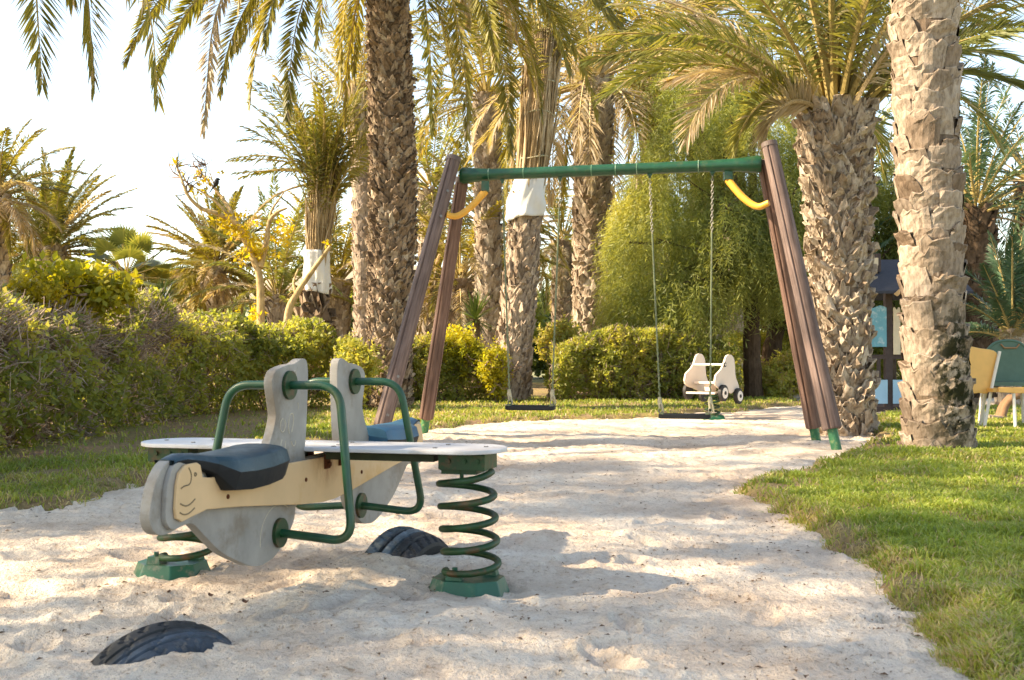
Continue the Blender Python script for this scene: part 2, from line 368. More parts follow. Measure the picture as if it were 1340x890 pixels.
# --- materials of the ground ---
def sand_mat():
    m, nt, b = newmat('pale_sand')
    n1 = noise(nt, 1.1, 5, .6); n2 = noise(nt, 9, 6, .7); n3 = noise(nt, 160, 3, .7); n4 = noise(nt, 45, 4, .75)
    c = ramp(nt, n1, [(.32, (.61, .475, .36)), (.5, (.75, .64, .515)), (.7, (.82, .74, .62))])
    c = mix(nt, 1.0, c, ramp(nt, n2, [(.3, (.84, .79, .75)), (.5, (1, 1, 1)), (.72, (1.06, 1.06, 1.06))]), 'MULTIPLY')
    c = mix(nt, 1.0, c, ramp(nt, n4, [(.32, (.55, .46, .39)), (.43, (.97, .96, .95)), (.7, (1.06, 1.06, 1.06))]), 'MULTIPLY')
    c = mix(nt, 1.0, c, ramp(nt, n3, [(.28, (.6, .55, .5)), (.42, (1, 1, 1))]), 'MULTIPLY')
    n5 = noise(nt, .8, 5, .65, stretch=(1, 1.3, 1)); c = mix(nt, ramp(nt, n5, [(.50, (0, 0, 0)), (.62, (.42, .42, .42))]), c, (.52, .37, .26))
    nt.links.new(c, b.inputs['Base Color']); b.inputs['Roughness'].default_value = .95; b.inputs['Specular IOR Level'].default_value = .1
    ad = N(nt, 'ShaderNodeMath', operation='ADD'); nt.links.new(n4, ad.inputs[0]); nt.links.new(n2, ad.inputs[1])
    bump(nt, b, ad.outputs[0], 1.0, .022); return m
def soil_mat():
    m, nt, b = newmat('lawn_soil')
    n1 = noise(nt, 2.2, 5); n2 = noise(nt, 30, 5, .7)
    c = ramp(nt, n1, [(.35, (.26, .17, .10)), (.55, (.24, .19, .07)), (.7, (.19, .19, .05))])
    c = mix(nt, 1.0, c, ramp(nt, n2, [(.3, (.5, .48, .45)), (.6, (1.15, 1.1, 1.0))]), 'MULTIPLY')
    nt.links.new(c, b.inputs['Base Color']); b.inputs['Roughness'].default_value = .95
    bump(nt, b, n2, .9, .02); return m
SAND = sand_mat(); SOIL = soil_mat()
def dry_ground():
    m, nt, b = newmat('dry_ground'); n1 = noise(nt, .25, 6)
    c = ramp(nt, n1, [(.35, (.22, .17, .09)), (.6, (.17, .18, .06))])
    nt.links.new(c, b.inputs['Base Color']); b.inputs['Roughness'].default_value = .95; return m

def grid(name, mats, X, Y, Z, keep=None, smooth=True):
    r, c = X.shape; V = np.stack([X, Y, Z], -1).reshape(-1, 3); i = np.arange(r-1)[:, None]*c+np.arange(c-1)[None]
    F = np.stack([i, i+1, i+c+1, i+c], -1).reshape(-1, 4)
    if keep is not None:
        F = F[keep.reshape(-1)[F].any(1)]
        u, inv = np.unique(F, return_inverse=True); V = V[u]; F = inv.reshape(F.shape)
    mb = MB(); mb.add(V, F); return mb.build(name, mats, smooth=smooth)

# one base sheet to the horizon
mb = MB(); mb.add([(-1500, -300, -.16), (1500, -300, -.16), (1500, 2500, -.16), (-1500, 2500, -.16)], [[0, 1, 2, 3]])
tag(mb.build('ground', dry_ground()), kind='structure')
# sand: fan-shaped grid, dense near the camera
yy = 1.2*(24/1.2)**np.linspace(0, 1, 720); uu = np.linspace(-1, 1, 560); uu = .62*uu + .75*uu**5
Y, U = np.meshgrid(yy, uu, indexing='ij'); X = U*(Y+.5)
tag(grid('sand', SAND, X, Y, sand_z_full(X, Y)), kind='structure')
def lawn_z(s, X, Y): 
    t = np.clip((s+.03)/.16, 0, 1); return sand_z(X, Y)*.6-.035+.085*t*t*(3-2*t)+(fbm(X*5, Y*5, 3)-.5)*.03
def lawn(name, poly, line, X, Y):
    s = signed(poly, line, X, Y); return tag(grid(name, SOIL, X, Y, lawn_z(s, X, Y)-np.where(s < -.05, .1, 0), keep=s > -.12), kind='structure')
yy = 1.7*(26/1.7)**np.linspace(0, 1, 420); uu = np.linspace(.02, 1.5, 260)
Y, U = np.meshgrid(yy, uu, indexing='ij'); lawn('lawn', R_poly, right_edge, U*Y, Y)
yy = 4.0*(29/4.0)**np.linspace(0, 1, 260); uu = np.linspace(-1.3, .34, 330)
Y, U = np.meshgrid(yy, uu, indexing='ij'); lawn('lawn', L_poly, left_edge, U*Y, Y)

# --- grass blades ---
def blades(name, poly, line, n, ymin, ymax, xu0, xu1, seed, bald=None, h0=.034, label=None):
    g = rng(seed)
    yv = ymin*(ymax/ymin)**(g.random(n)**1.0); xv = (xu0+(xu1-xu0)*g.random(n))*yv
    s = signed(poly, line, xv, yv); k = s > -.02
    cl = fbm(xv*6, yv*6, 3); k &= g.random(n) < np.clip((cl-.28)*4.0, .12, 1)
    if bald is not None: k &= g.random(n) > bald(xv, yv)
    xv, yv, s, cl = xv[k], yv[k], s[k], cl[k]; n = len(xv)
    z = lawn_z(s, xv, yv)-.006; sc_ = np.clip(yv/5.0, .8, 2.2)
    h = h0*(.5+1.0*g.random(n))*(.7+.8*cl)*sc_**.25; wd = (.0018+.0019*g.random(n))*sc_
    a = g.random(n)*6.283; lean = .25+1.05*g.random(n); la = g.random(n)*6.283
    dx, dy = np.cos(a)*wd, np.sin(a)*wd; lx, ly = np.cos(la)*lean*h, np.sin(la)*lean*h
    B = np.stack([xv, yv, z], 1); o = np.zeros(n)
    V = np.stack([B-np.stack([dx, dy, o], 1), B+np.stack([dx, dy, o], 1),
                  B+np.stack([lx*.4+dx, ly*.4+dy, h*.62], 1), B+np.stack([lx*.4-dx, ly*.4-dy, h*.62], 1), B+np.stack([lx, ly, h*(1-.25*lean)], 1)], 1)
    i = np.arange(n)*5
    patch_ = fbm(xv*1.7+50, yv*1.7, 4); rnd = np.clip(.15+.5*patch_+.35*g.random(n), 0, .84)
    dead = g.random(n) < np.where(s < .16, .42, .05+.35*np.clip((patch_-.52)*4, 0, 1)); rnd = np.where(dead, .87+.13*g.random(n), rnd)
    mb = MB(); mb.add(V.reshape(-1, 3), np.concatenate([np.stack([i, i+1, i+2, i+3], 1)]), 0, rnd)
    mb.add(V.reshape(-1, 3), np.stack([i+3, i+2, i+4], 1), 0, rnd)
    return tag(mb.build(name, GRASS), label, 'grass', kind='stuff')
def baldR(x, y):
    v = np.clip((fbm(x*2.3+3, y*2.3, 3)-.50)*9, 0, .93)*(edge_dist(right_edge, x, y) < .30)
    for (px, py, r) in ((1168, 776, .13), (1250, 738, .08), (1112, 706, .16), (1130, 592, .35), (1205, 742, .06), (1000, 660, .15)):
        c = G(px, py); v = np.maximum(v, .95*np.exp(-(((x-c[0])**2+(y-c[1])**2*.6)/r**2)**2))
    return v
blades('grass', R_poly, right_edge, 430000, 2.0, 16, .1, .62, 1, bald=baldR, label='bright green coarse lawn grass growing beside the sand on the right')
bl = lambda x, y: np.where((x < -1.6) & (x > -4.1) & (y > 7.2), .93, 0)*np.where(x+.0 > -2.2-(y-9)*.0, 1, 1)
def baldL(x, y):
    # bare earth strip at the foot of the left hedge
    strip = (x < -2.55) & (y > 7.6)
    u = (x/y); soil = (y > 8.6) & (u > -.40) & (u < -.235+.0*y) & (y < 13.5) | strip
    return np.where(soil, .9, 0)
blades('grass', L_poly, left_edge, 190000, 4.4, 19, -.6, .34, 2, bald=baldL, label='short green grass strip between the sand and the hedge')
# --- dry leaf and twig litter on the sand ---
g = rng(5); n = 6500; yv = 2.2*(15/2.2)**g.random(n); xv = (-.5+1.05*g.random(n))*yv
cl = fbm(xv*1.6+9, yv*1.6, 3); k = (g.random(n) < np.clip((cl-.42)*5, .12, 1)) & ~inside(R_poly, xv, yv) & ~inside(L_poly, xv, yv); xv, yv = xv[k], yv[k]; n = len(xv)
zz = sand_z_full(xv.copy(), yv.copy()); a = g.random(n)*6.28; ln = .002+.009*g.random(n)**3+.0008*yv; wd = ln*(.12+.5*g.random(n))
V = np.stack([np.stack([xv-np.cos(a)*ln, yv-np.sin(a)*ln, zz+.003], 1), np.stack([xv+np.sin(a)*wd, yv-np.cos(a)*wd, zz+.007], 1),
              np.stack([xv+np.cos(a)*ln, yv+np.sin(a)*ln, zz+.004], 1), np.stack([xv-np.sin(a)*wd, yv+np.cos(a)*wd, zz+.008], 1)], 1)
LITTER = plain('leaf_litter', (.14, .085, .05), .9, .1, .6, 3)
mb = MB(); i = np.arange(n)*4; mb.add(V.reshape(-1, 3), np.stack([i, i+1, i+2, i+3], 1))
tag(mb.build('leaf_litter', LITTER), 'scattered brown leaf bits and twigs lying on the pale sand', 'leaf litter', kind='stuff')
# a few larger curled dead leaves
def dead_leaf(px, py, s, c, label):
    x, y = G(px, py); z = zs(x, y)+.012; a = px*.7; mb = MB()
    t = np.linspace(-1, 1, 6); V = []
    for q in t:
        wv = s*.5*(1-q*q)**.7+.001
        for e in (-1, 0, 1): V.append((x+s*(q*math.cos(a)-e*wv/s*math.sin(a)), y+s*(q*math.sin(a)+e*wv/s*math.cos(a)), z+s*.5*q*q+abs(e)*s*.35))
    F = [[i*3+j, i*3+j+1, i*3+j+4, i*3+j+3] for i in range(5) for j in (0, 1)]
    mb.add(V, F); return tag(mb.build('fallen_leaf', c), label, 'leaf', 'fallen leaves on the sand')
LEAFR = plain('red_leaf', (.22, .045, .03), .7); LEAFB = plain('brown_leaf', (.13, .07, .045), .8)
dead_leaf(322, 792, .016, LEAFB, 'right one of two dark curled leaves on the sand below the grey belly panel')
dead_leaf(277, 785, .014, LEAFB, 'left one of two dark curled leaves on the sand below the grey belly panel')
dead_leaf(560, 800, .012, LEAFR, 'small red leaf on the sand left of the right spring foot')
dead_leaf(222, 776, .010, LEAFB, 'tiny dark leaf on the sand beside the left spring foot')

# far hills
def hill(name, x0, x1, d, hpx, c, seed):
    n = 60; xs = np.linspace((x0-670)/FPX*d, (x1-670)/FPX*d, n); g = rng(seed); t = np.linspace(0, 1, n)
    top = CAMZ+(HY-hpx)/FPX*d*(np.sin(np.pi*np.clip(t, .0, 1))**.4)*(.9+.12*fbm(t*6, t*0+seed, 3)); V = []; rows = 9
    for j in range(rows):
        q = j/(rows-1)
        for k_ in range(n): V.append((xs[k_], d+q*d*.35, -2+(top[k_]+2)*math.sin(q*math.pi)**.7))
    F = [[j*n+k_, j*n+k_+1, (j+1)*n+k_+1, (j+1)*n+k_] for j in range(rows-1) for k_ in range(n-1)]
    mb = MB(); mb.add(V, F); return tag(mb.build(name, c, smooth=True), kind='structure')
hill('hill', -350, 330, 500, 318, plain('haze_tinted_hill', (.20, .25, .27), .95, .1, .2, .03), 3)  # bluish distance haze is put into this hill's colour
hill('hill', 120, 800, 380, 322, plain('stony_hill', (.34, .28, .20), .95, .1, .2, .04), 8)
# ================= THE SPRING SEESAW =================
def inv(x, y):                                   # photo pixel -> (along, height) in the seesaw's upright plank plane
    k = (x-670)/FPX; t = (.672+3.83*k)/(.259-.966*k); return t, CAMZ-(y-HY)*(3.83+.966*t)/FPX
saw = empty('spring_seesaw', (-.672, 3.83, 0), R_(-15))
tag(saw, 'two-seat spring seesaw with grey animal-shaped panels, yellow plank and green tubes', 'seesaw')
X_, Y_, Z_ = (1, 0, 0), (0, 1, 0), (0, 0, 1)
half = [(0, .277), (-.11, .281), (-.2, .287), (-.225, .235), (-.28, .187), (-.35, .147), (-.40, .136), (-.456, .133), (-.52, .145), (-.574, .165), (-.684, .213), (-.779, .277), (-.84, .318),
        (-.9, .319), (-.957, .310), (-1.0, .313), (-1.03, .330), (-1.044, .362), (-1.037, .40), (-1.02, .444), (-.993, .480), (-.96, .50), (-.92, .506), (-.87, .495), (-.83, .47), (-.6, .445), (-.44, .438),
        (-.42, .46), (-.395, .50), (-.371, .538), (-.354, .575), (-.352, .60), (-.366, .647), (-.378, .69), (-.37, .715), (-.345, .734), (-.277, .748), (-.22, .753), (-.185, .764), (-.16, .769), (-.137, .765), (-.124, .745),
        (-.12, .69), (-.132, .535), (-.14, .434), (-.07, .434)]
full = half + [(-a, b) for a, b in half[1:]][::-1]
full = [tuple(q) for q in smooth_outline(full[:-1] if full[0] == full[-1] else full, 4)]
core = plate('animal_panel', full, .030, PANEL, saw, (0, 0, 0), Y_, Z_, X_, .002); core['label'] = 'weathered grey plank with two upright animal-shaped boards and rounded bellies'
yq = [(-.914, .488), (-.945, .470), (-.957, .44), (-.964, .377), (-.958, .35), (-.932, .338), (-.884, .345), (-.807, .354), (-.619, .337), (-.21, .290), (-.05, .277)]
yt = [(-.07, .431), (-.407, .436), (-.79, .44), (-.83, .446), (-.842, .48), (-.86, .489)]
youter = yq + [(-a, b) for a, b in yq[::-1]] + [(-a, b) for a, b in yt[::-1]] + yt
hg = [(-.93, .496), (-.96, .485), (-.985, .44), (-.993, .38), (-.99, .345), (-.965, .323), (-.93, .322), (-.88, .333), (-.83, .345), (-.80, .36), (-.80, .44), (-.85, .47), (-.88, .493)]
for s in (1, -1):
    plate('yellow_plank', youter, .010, YEL, saw, (s*.0355, 0, 0), Y_, Z_, X_, .003)
    for e in (1, -1):
        plate('head_plate', [(a*e, b) for a, b in smooth_outline(hg, 4)], .015, PANEL, saw, (s*.0225, 0, 0), Y_, Z_, X_, .002)
def groove(pts, x, mat, name, r=.0022, parent=saw, flip=1):
    mb = MB(); q = smooth_path([(x, a, b) for a, b in pts], 5); q[:, 1] *= flip; tube(mb, q, r, 6); 
    return mb.build(name, mat, parent, smooth=True)
f_ = lambda L: [inv(180+a/4.45, 560+b/4.45) for a, b in L]
for s in (1, -1):                                # the same carved face at each end, on the side facing its rider's right
    for L in ([(222, 228), (236, 262), (236, 300), (225, 325), (195, 336), (176, 350)], [(172, 437), (190, 446), (210, 449), (235, 436), (260, 410)], [(170, 488), (188, 498), (210, 498), (232, 486), (257, 462)], [(258, 258), (267, 262), (267, 270), (260, 276), (256, 268), (258, 258)]):
        groove(f_(L), s*.0405, GROOVE, 'carved_line', flip=s)
h_ = lambda L: [inv(320+a/4.945, 460+b/4.945) for a, b in L]
for s in (1, -1):
    for L in ([(222, 430), (208, 455), (205, 500), (216, 520), (230, 510), (238, 470), (234, 440)], [(262, 530), (258, 470), (268, 410), (280, 400), (290, 420), (288, 470), (278, 520)], [(215, 570), (208, 600), (214, 630), (222, 640)],
              [(240, 580), (236, 620), (244, 655), (256, 665)], [(275, 580), (282, 600), (292, 610), (300, 600), (304, 575)], [(285, 180), (290, 135), (298, 125), (306, 135), (308, 165)], [(318, 330), (322, 350), (320, 372)]):
        groove(h_(L), s*.0152, GROOVEL, 'carved_line', .0018, flip=s)
    m_ = [(-.24+.0, .30), (-.22, .27)]
    groove([(-.335+.12*math.cos(a), .205+.10*math.sin(a)) for a in np.linspace(1.0, 3.3, 8)], s*.0152, GROOVEL, 'carved_line', .0014, flip=s)
# bolts in the yellow plank
for s in (1, -1):
    for (a, b) in (inv(282, 649), inv(386, 627), inv(460, 617)):
        mb = MB(); tube(mb, [(s*.040, a*s, b), (s*.0435, a*s, b)], .007, 10); mb.build('bolt', RUST, saw)
# table board
out = []
for i in range(24):
    a = -math.pi/2+math.pi*i/23; out.append((.535+.14*math.cos(a), .15*math.sin(a)))
for i in range(24):
    a = math.pi/2+math.pi*i/23; out.append((-.535+.14*math.cos(a), .15*math.sin(a)))
# the board is two halves that meet the upright plank
tb = plate('table_board', out, .014, PANELEDGE, saw, (0, 0, .465), X_, Y_, Z_, .004); tb['label'] = 'pale grey flat board with rounded ends'
for (a, b) in [(-.60, .0), (-.45, .07), (-.45, -.07), (-.10, .08), (.09, -.04), (.09, .08), (.45, .07), (.45, -.07), (.60, .02), (.1, -.1)]:
    mb = MB(); tube(mb, [(a, b, .4715), (a, b, .4745)], .008, 10); mb.build('bolt', BOLT, tb)
for s in (1, -1):
    mb = MB(); box(mb, (s*.245, 0, .4405), (.39, .11, .033)); box(mb, (s*.245, -s*.058, .452), (.40, .012, .010)); mb.build('support_beam', BEAMG, saw)
    for yq_ in (-.03, .09):
        mb = MB(); box(mb, (s*.045, yq_*s, .415), (.008, .035, .05)); tube(mb, [(s*.048, yq_*s, .405), (s*.058, yq_*s, .405)], .009, 8); mb.build('angle_bracket', RUST, saw)
    mb = MB(); box(mb, (s*.545, 0, .428), (.155, .15, .055)); box(mb, (s*.545, -.077, .428), (.16, .006, .05)); box(mb, (s*.53, 0, .395), (.12, .13, .016))
    for q in (-.045, .01, .055): tube(mb, [(s*.545+q, -.080, .432), (s*.545+q, -.088, .432)], .008, 8)
    tube(mb, [(s*.54, -.06, .405), (s*.54, -.06, .375)], .007, 8)
    mb.build('spring_bracket', GREENWORN, saw)
    th = np.linspace(0, 4.5*2*np.pi, 200); zc = np.interp(th, [0, 1.0, 26.5, 28.3], [.392, .372, .066, .056])
    lean = np.linspace(0, .022, 200)*1
    mb = MB(); tube(mb, np.stack([s*.535+lean+.091*np.cos(th), -.091*np.sin(th), zc], 1), .0118, 10)
    mb.build('spring', GREENWORN, saw, smooth=True)
    cx = s*.545-(.0 if s > 0 else .03)
    mb = MB(); ang = np.arange(8)/8*2*np.pi+np.pi/8
    ring = lambda a, b, z: [(cx+a*max(-1, min(1, 1.25*math.cos(q))), b*max(-1, min(1, 1.25*math.sin(q))), z) for q in ang]
    V = ring(.128, .115, -.05)+ring(.128, .115, -.01)+ring(.112, .098, .038); F = [[i, (i+1) % 8, (i+1) % 8+8, i+8] for i in range(8)]+[[i+8, (i+1) % 8+8, (i+1) % 8+16, i+16] for i in range(8)]
    mb.add(V, F); mb.add(V[16:], [list(range(8))]); sb = mb.build('spring_foot', GREENCAST, saw)
    bv = sb.modifiers.new('b', 'BEVEL'); bv.width = .004; bv.segments = 2
    mb = MB(); box(mb, (cx-.03, -.055, .048), (.055, .045, .03), taper=.85); tube(mb, [(cx-.03, -.055, .06), (cx-.03, -.055, .078)], .009, 6); mb.build('spring_clamp', GREENCAST, saw)
    mb = MB(); box(mb, (cx+.06, .06, .044), (.05, .04, .024), taper=.85); mb.build('spring_clamp', GREENCAST, saw)
# handle loops and their flanges
for e in (1, -1):
    for s in (1, -1):
        L = [(.016*s, -.266, .683), (.195*s, -.27, .683), (.235*s, -.30, .46), (.268*s, -.33, .195), (.016*s, -.33, .215)]
        q = round_path([L[0], L[1], L[3], L[4]], .075, 10); q[:, 0] *= e; q[:, 1] *= e
        mb = MB(); tube(mb, q, .0140, 12); mb.build('handle_tube', GREEN, saw, smooth=True)
        for (a, b) in ((-.266, .683), (-.33, .215)):
            mb = MB(); tube(mb, [(.0155*s*e, a*e, b), (.026*s*e, a*e, b)], .047, 24); fl = mb.build('flange', GREENWORN, saw)
            bv = fl.modifiers.new('b', 'BEVEL'); bv.width = .003; bv.segments = 2; bv.limit_method = 'ANGLE'
# saddles
st = [(-.955, .028, .503, .492), (-.90, .036, .513, .488), (-.83, .046, .508, .47), (-.775, .062, .500, .450), (-.760, .088, .499, .425), (-.735, .104, .498, .400), (-.64, .106, .497, .392), (-.54, .106, .499, .393), (-.445, .102, .505, .400), (-.412, .094, .500, .410)]
for e, mt, lb in ((1, [SEATB, SEATD], 'dark blue rubber saddle'), (-1, [SEATBL, SEATD], 'brighter blue rubber saddle')):
    mb = MB(); V = []; k = 0
    for (t, hw, zt, zb) in st:
        prof = [(-hw*.84, zb), (-hw, (zt*.52+zb*.48)), (-hw*.90, zt-.012), (-hw*.72, zt-.003), (-hw*.35, zt+.002), (0, zt+.003), (hw*.35, zt+.002), (hw*.72, zt-.003), (hw*.90, zt-.012), (hw, zt*.52+zb*.48), (hw*.84, zb), (hw*.5, zb-.002), (.0, zb+.003), (-hw*.5, zb-.002)]
        k = len(prof); V += [(e*a, e*t, b) for a, b in prof]
    for i in range(len(st)-1):
        for j in range(k):
            mm = 1 if j in (0, 9, 10, 11, 12, 13) else 0
            mb.add(V, [[i*k+j, i*k+(j+1) % k, (i+1)*k+(j+1) % k, (i+1)*k+j]], mm) if False else mb.f.setdefault(4, []).append((np.array([[i*k+j, i*k+(j+1) % k, (i+1)*k+(j+1) % k, (i+1)*k+j]]), np.array([mm]), np.array([.5])))
    mb.v.append(np.array(V)); mb.n = len(V)
    mb.f[k] = [(np.array([list(range(k))[::-1], list(range((len(st)-1)*k, len(st)*k))]), np.array([0, 0]), np.array([.5, .5]))]
    o = mb.build('saddle', mt, saw, smooth=True); o['label'] = lb
    sb = o.modifiers.new('b', 'BEVEL'); sb.width = .005; sb.segments = 3; sb.limit_method = 'ANGLE'; sb.angle_limit = R_(28)
    import bmesh
    bm = bmesh.new(); bm.from_mesh(o.data); bmesh.ops.recalc_face_normals(bm, faces=bm.faces)
    cl_ = bm.edges.layers.float.get('crease_edge') or bm.edges.layers.float.new('crease_edge')
    for ed in bm.edges:
        if len(ed.link_faces) == 2 and ed.link_faces[0].material_index != ed.link_faces[1].material_index: ed[cl_] = .85
        elif abs(ed.verts[0].co.y-ed.verts[1].co.y) > 1e-4 and abs(abs((ed.verts[0].co.z+ed.verts[1].co.z)/2)-.475) < .012 and abs(ed.verts[0].co.x) > .05: ed[cl_] = .5
    bm.to_mesh(o.data); bm.free()

# ================= HALF-BURIED TYRES =================
def tyre(loc, rz, R, W, tilt, mats, label, grooves):
    nseg = 180; prof = []
    xs = np.linspace(-W/2, W/2, 33)
    V = []; k = 0
    for i in range(nseg):
        a = i/nseg*2*math.pi; row = []
        row.append((-W/2*.80, R-.085)); row.append((-W/2*1.02, R-.06)); row.append((-W/2*1.05, R-.03))
        for j, x in enumerate(xs):
            q = abs(x)/(W/2); r = R-.016*q**4
            for gx in grooves:
                if abs(x-gx*W/2) < W*.022: r -= .010
            if .50 < q < .97 and (i + (j//3)) % 6 < 2: r -= .007
            if q < .45 and (i+int(x*120)) % 10 == 0: r -= .004
            row.append((x, r))
        row += [(W/2*1.05, R-.03), (W/2*1.02, R-.06), (W/2*.80, R-.085)]
        k = len(row)
        for x, r in row: V.append((r*math.cos(a), x, r*math.sin(a)))
    F = [[i*k+j, i*k+(j+1) % k, ((i+1) % nseg)*k+(j+1) % k, ((i+1) % nseg)*k+j] for i in range(nseg) for j in range(k)]
    mb = MB(); mb.add(V, F, [0]) if False else mb.add(V, F)
    o = mb.build('tyre', mats, smooth=False); o.location = loc; o.rotation_euler = (R_(tilt), 0, rz)
    return tag(o, label, 'tyre', 'old tyres half buried in the sand')
tyre((-.925, 2.93, -.195), R_(44), .262, .185, 16, TYRE, 'worn black tyre half buried in the sand nearest the camera', (-.3, 0, .3))
tyre((-.435, 4.30, -.150), R_(64), .255, .19, 14, TYREB, 'bluish grey tyre half buried in the sand behind the seesaw beside its right spring', (-.5, -.05, .35))

# ================= THE SWING FRAME =================
swing = empty('swing_set', (1.0, 9.8, 0)); tag(swing, 'swing frame with brown wooden posts and a green crossbar in the middle of the sand', 'swing set')
SO = np.array([1.0, 9.8, 0])
def oriented(name, a, b, mb, mat, parent, smooth=False):
    """mesh built along local +z, placed from a to b (world), under parent at SO"""
    o = mb.build(name, mat, parent, smooth=smooth); a = np.asarray(a, float); d = Vector(np.asarray(b)-a)
    o.rotation_mode = 'QUATERNION'; o.rotation_quaternion = d.to_track_quat('Z', 'Y'); o.location = tuple(a-SO); return o
def post(a, b, mat, r=.068, foot=.18):
    a = np.array(a, float); b = np.array(b, float); L = np.linalg.norm(b-a); d = (b-a)/L
    n = 40; ang = np.arange(n)/n*2*np.pi; rr = np.full(n, r); rr[[3, 13, 23, 33]] = r*.80
    V = []; lv = [0, .01, L*.5-foot, L-.03-foot, L-foot, L-foot+.004]; sc2 = [1.04, 1.09, 1.0, .92, .92, .7]
    for z, s in zip(lv, sc2): V += [(r_*s*math.cos(q), r_*s*math.sin(q), z) for r_, q in zip(rr, ang)]
    F = [[i*n+j, i*n+(j+1) % n, (i+1)*n+(j+1) % n, (i+1)*n+j] for i in range(len(lv)-1) for j in range(n)]
    mb = MB(); mb.add(V, F); mb.add(V[:n], [list(range(n))[::-1]]); mb.add(V[-n:], [list(range(n))])
    o = oriented('post', a+d*foot, b, mb, mat, swing)
    fm = MB(); tube(fm, [(0, 0, -foot-.15), (0, 0, .02)], .042, 20); ft = fm.build('post_foot', GREENWORN2, o, smooth=False)
    cm = MB(); tube(cm, [(0, 0, L-foot-.035), (0, 0, L-foot+.006), (0, 0, L-foot+.014)], [r*.98, r*.98, r*.75], 24); cm.build('post_cap', METALCAP, o, smooth=False)
    for z in (.1, .45, L-foot-.35, L-foot-.6):
        sm = MB(); q = ang[18]; tube(sm, [(r*.95*math.cos(q), r*.95*math.sin(q), z), (r*1.08*math.cos(q), r*1.08*math.sin(q), z)], .013, 8); sm.build('bolt', BOLT, o)
    return o
GREENWORN2 = plain('green_post_foot', (.03, .16, .07), .5, .4, .3, 14, .2, dirt=(.3, .3, .12), dscale=14); METALCAP = plain('brown_cap', (.12, .085, .07), .5, .4)
AL = np.array([-.555, 10.12, 2.60]); AR = np.array([2.235, 9.55, 2.62])
post((-1.17, 9.5, zs(-1.17, 9.5)), AL+[.02, -.02, 0], WOODG, .070)
post((-.875, 10.88, zs(-.87, 10.8)-.02), AL+[.09, .13, -.17], WOODR, .066)
post((2.645, 8.95, zs(2.64, 8.97)), AR+[.0, -.03, .0], WOODG, .072)
post((2.79, 10.05, zs(2.8, 10)-.05), AR+[-.01, .13, -.12], WOODR, .066)
BL = np.array([-.475, 10.16, 2.445]); BR = np.array([2.185, 9.60, 2.455]); bd = (BR-BL); BLn = np.linalg.norm(bd); bd /= BLn
pts = [BL, BL+bd*.03, BL+bd*.12, BL+bd*.3, BR-bd*.5, BR-bd*.2, BR-bd*.03, BR]; rad = [.062, .078, .066, .052, .052, .060, .080, .066]
mb = MB(); tube(mb, np.array(pts)-SO, rad, 20); cb = mb.build('crossbar', GREEN, swing, smooth=True)
SCUFF = plain('pale_scuffed_paint', (.10, .22, .13), .6, dirt=(.45, .5, .4), dscale=12)
for q in (.22, .45, .53, .60, .80, .93, .10):
    mb = MB(); tube(mb, [BL+bd*(BLn*q-.004)-SO, BL+bd*(BLn*q+.004)-SO], .0545 if .15 < q < .8 else .058, 20); mb.build('scuff_band', SCUFF, cb)
def brace(p0, p1, bend, name='brace_arm'):
    p0, p1 = np.array(p0), np.array(p1); q = smooth_path([p0, p0*.62+p1*.38+np.array(bend)*.9, p0*.28+p1*.72+np.array(bend), p1], 6)
    mb = MB(); tube(mb, q-SO, np.interp(np.linspace(0, 1, len(q)), [0, .7, 1], [.034, .030, .026]), 10); o = mb.build(name, YPLAST, swing, smooth=True)
    mb = MB(); box(mb, p0+[0, 0, .045]-SO, (.07, .08, .09)); mb.build('brace_clamp', GREEN, o)
brace(P(635, 250, 10.05), P(584, 281, 9.95), (.0, .0, -.07)); brace(P(953, 235, 9.68), P(1007, 265, 9.45), (0, 0, -.09))
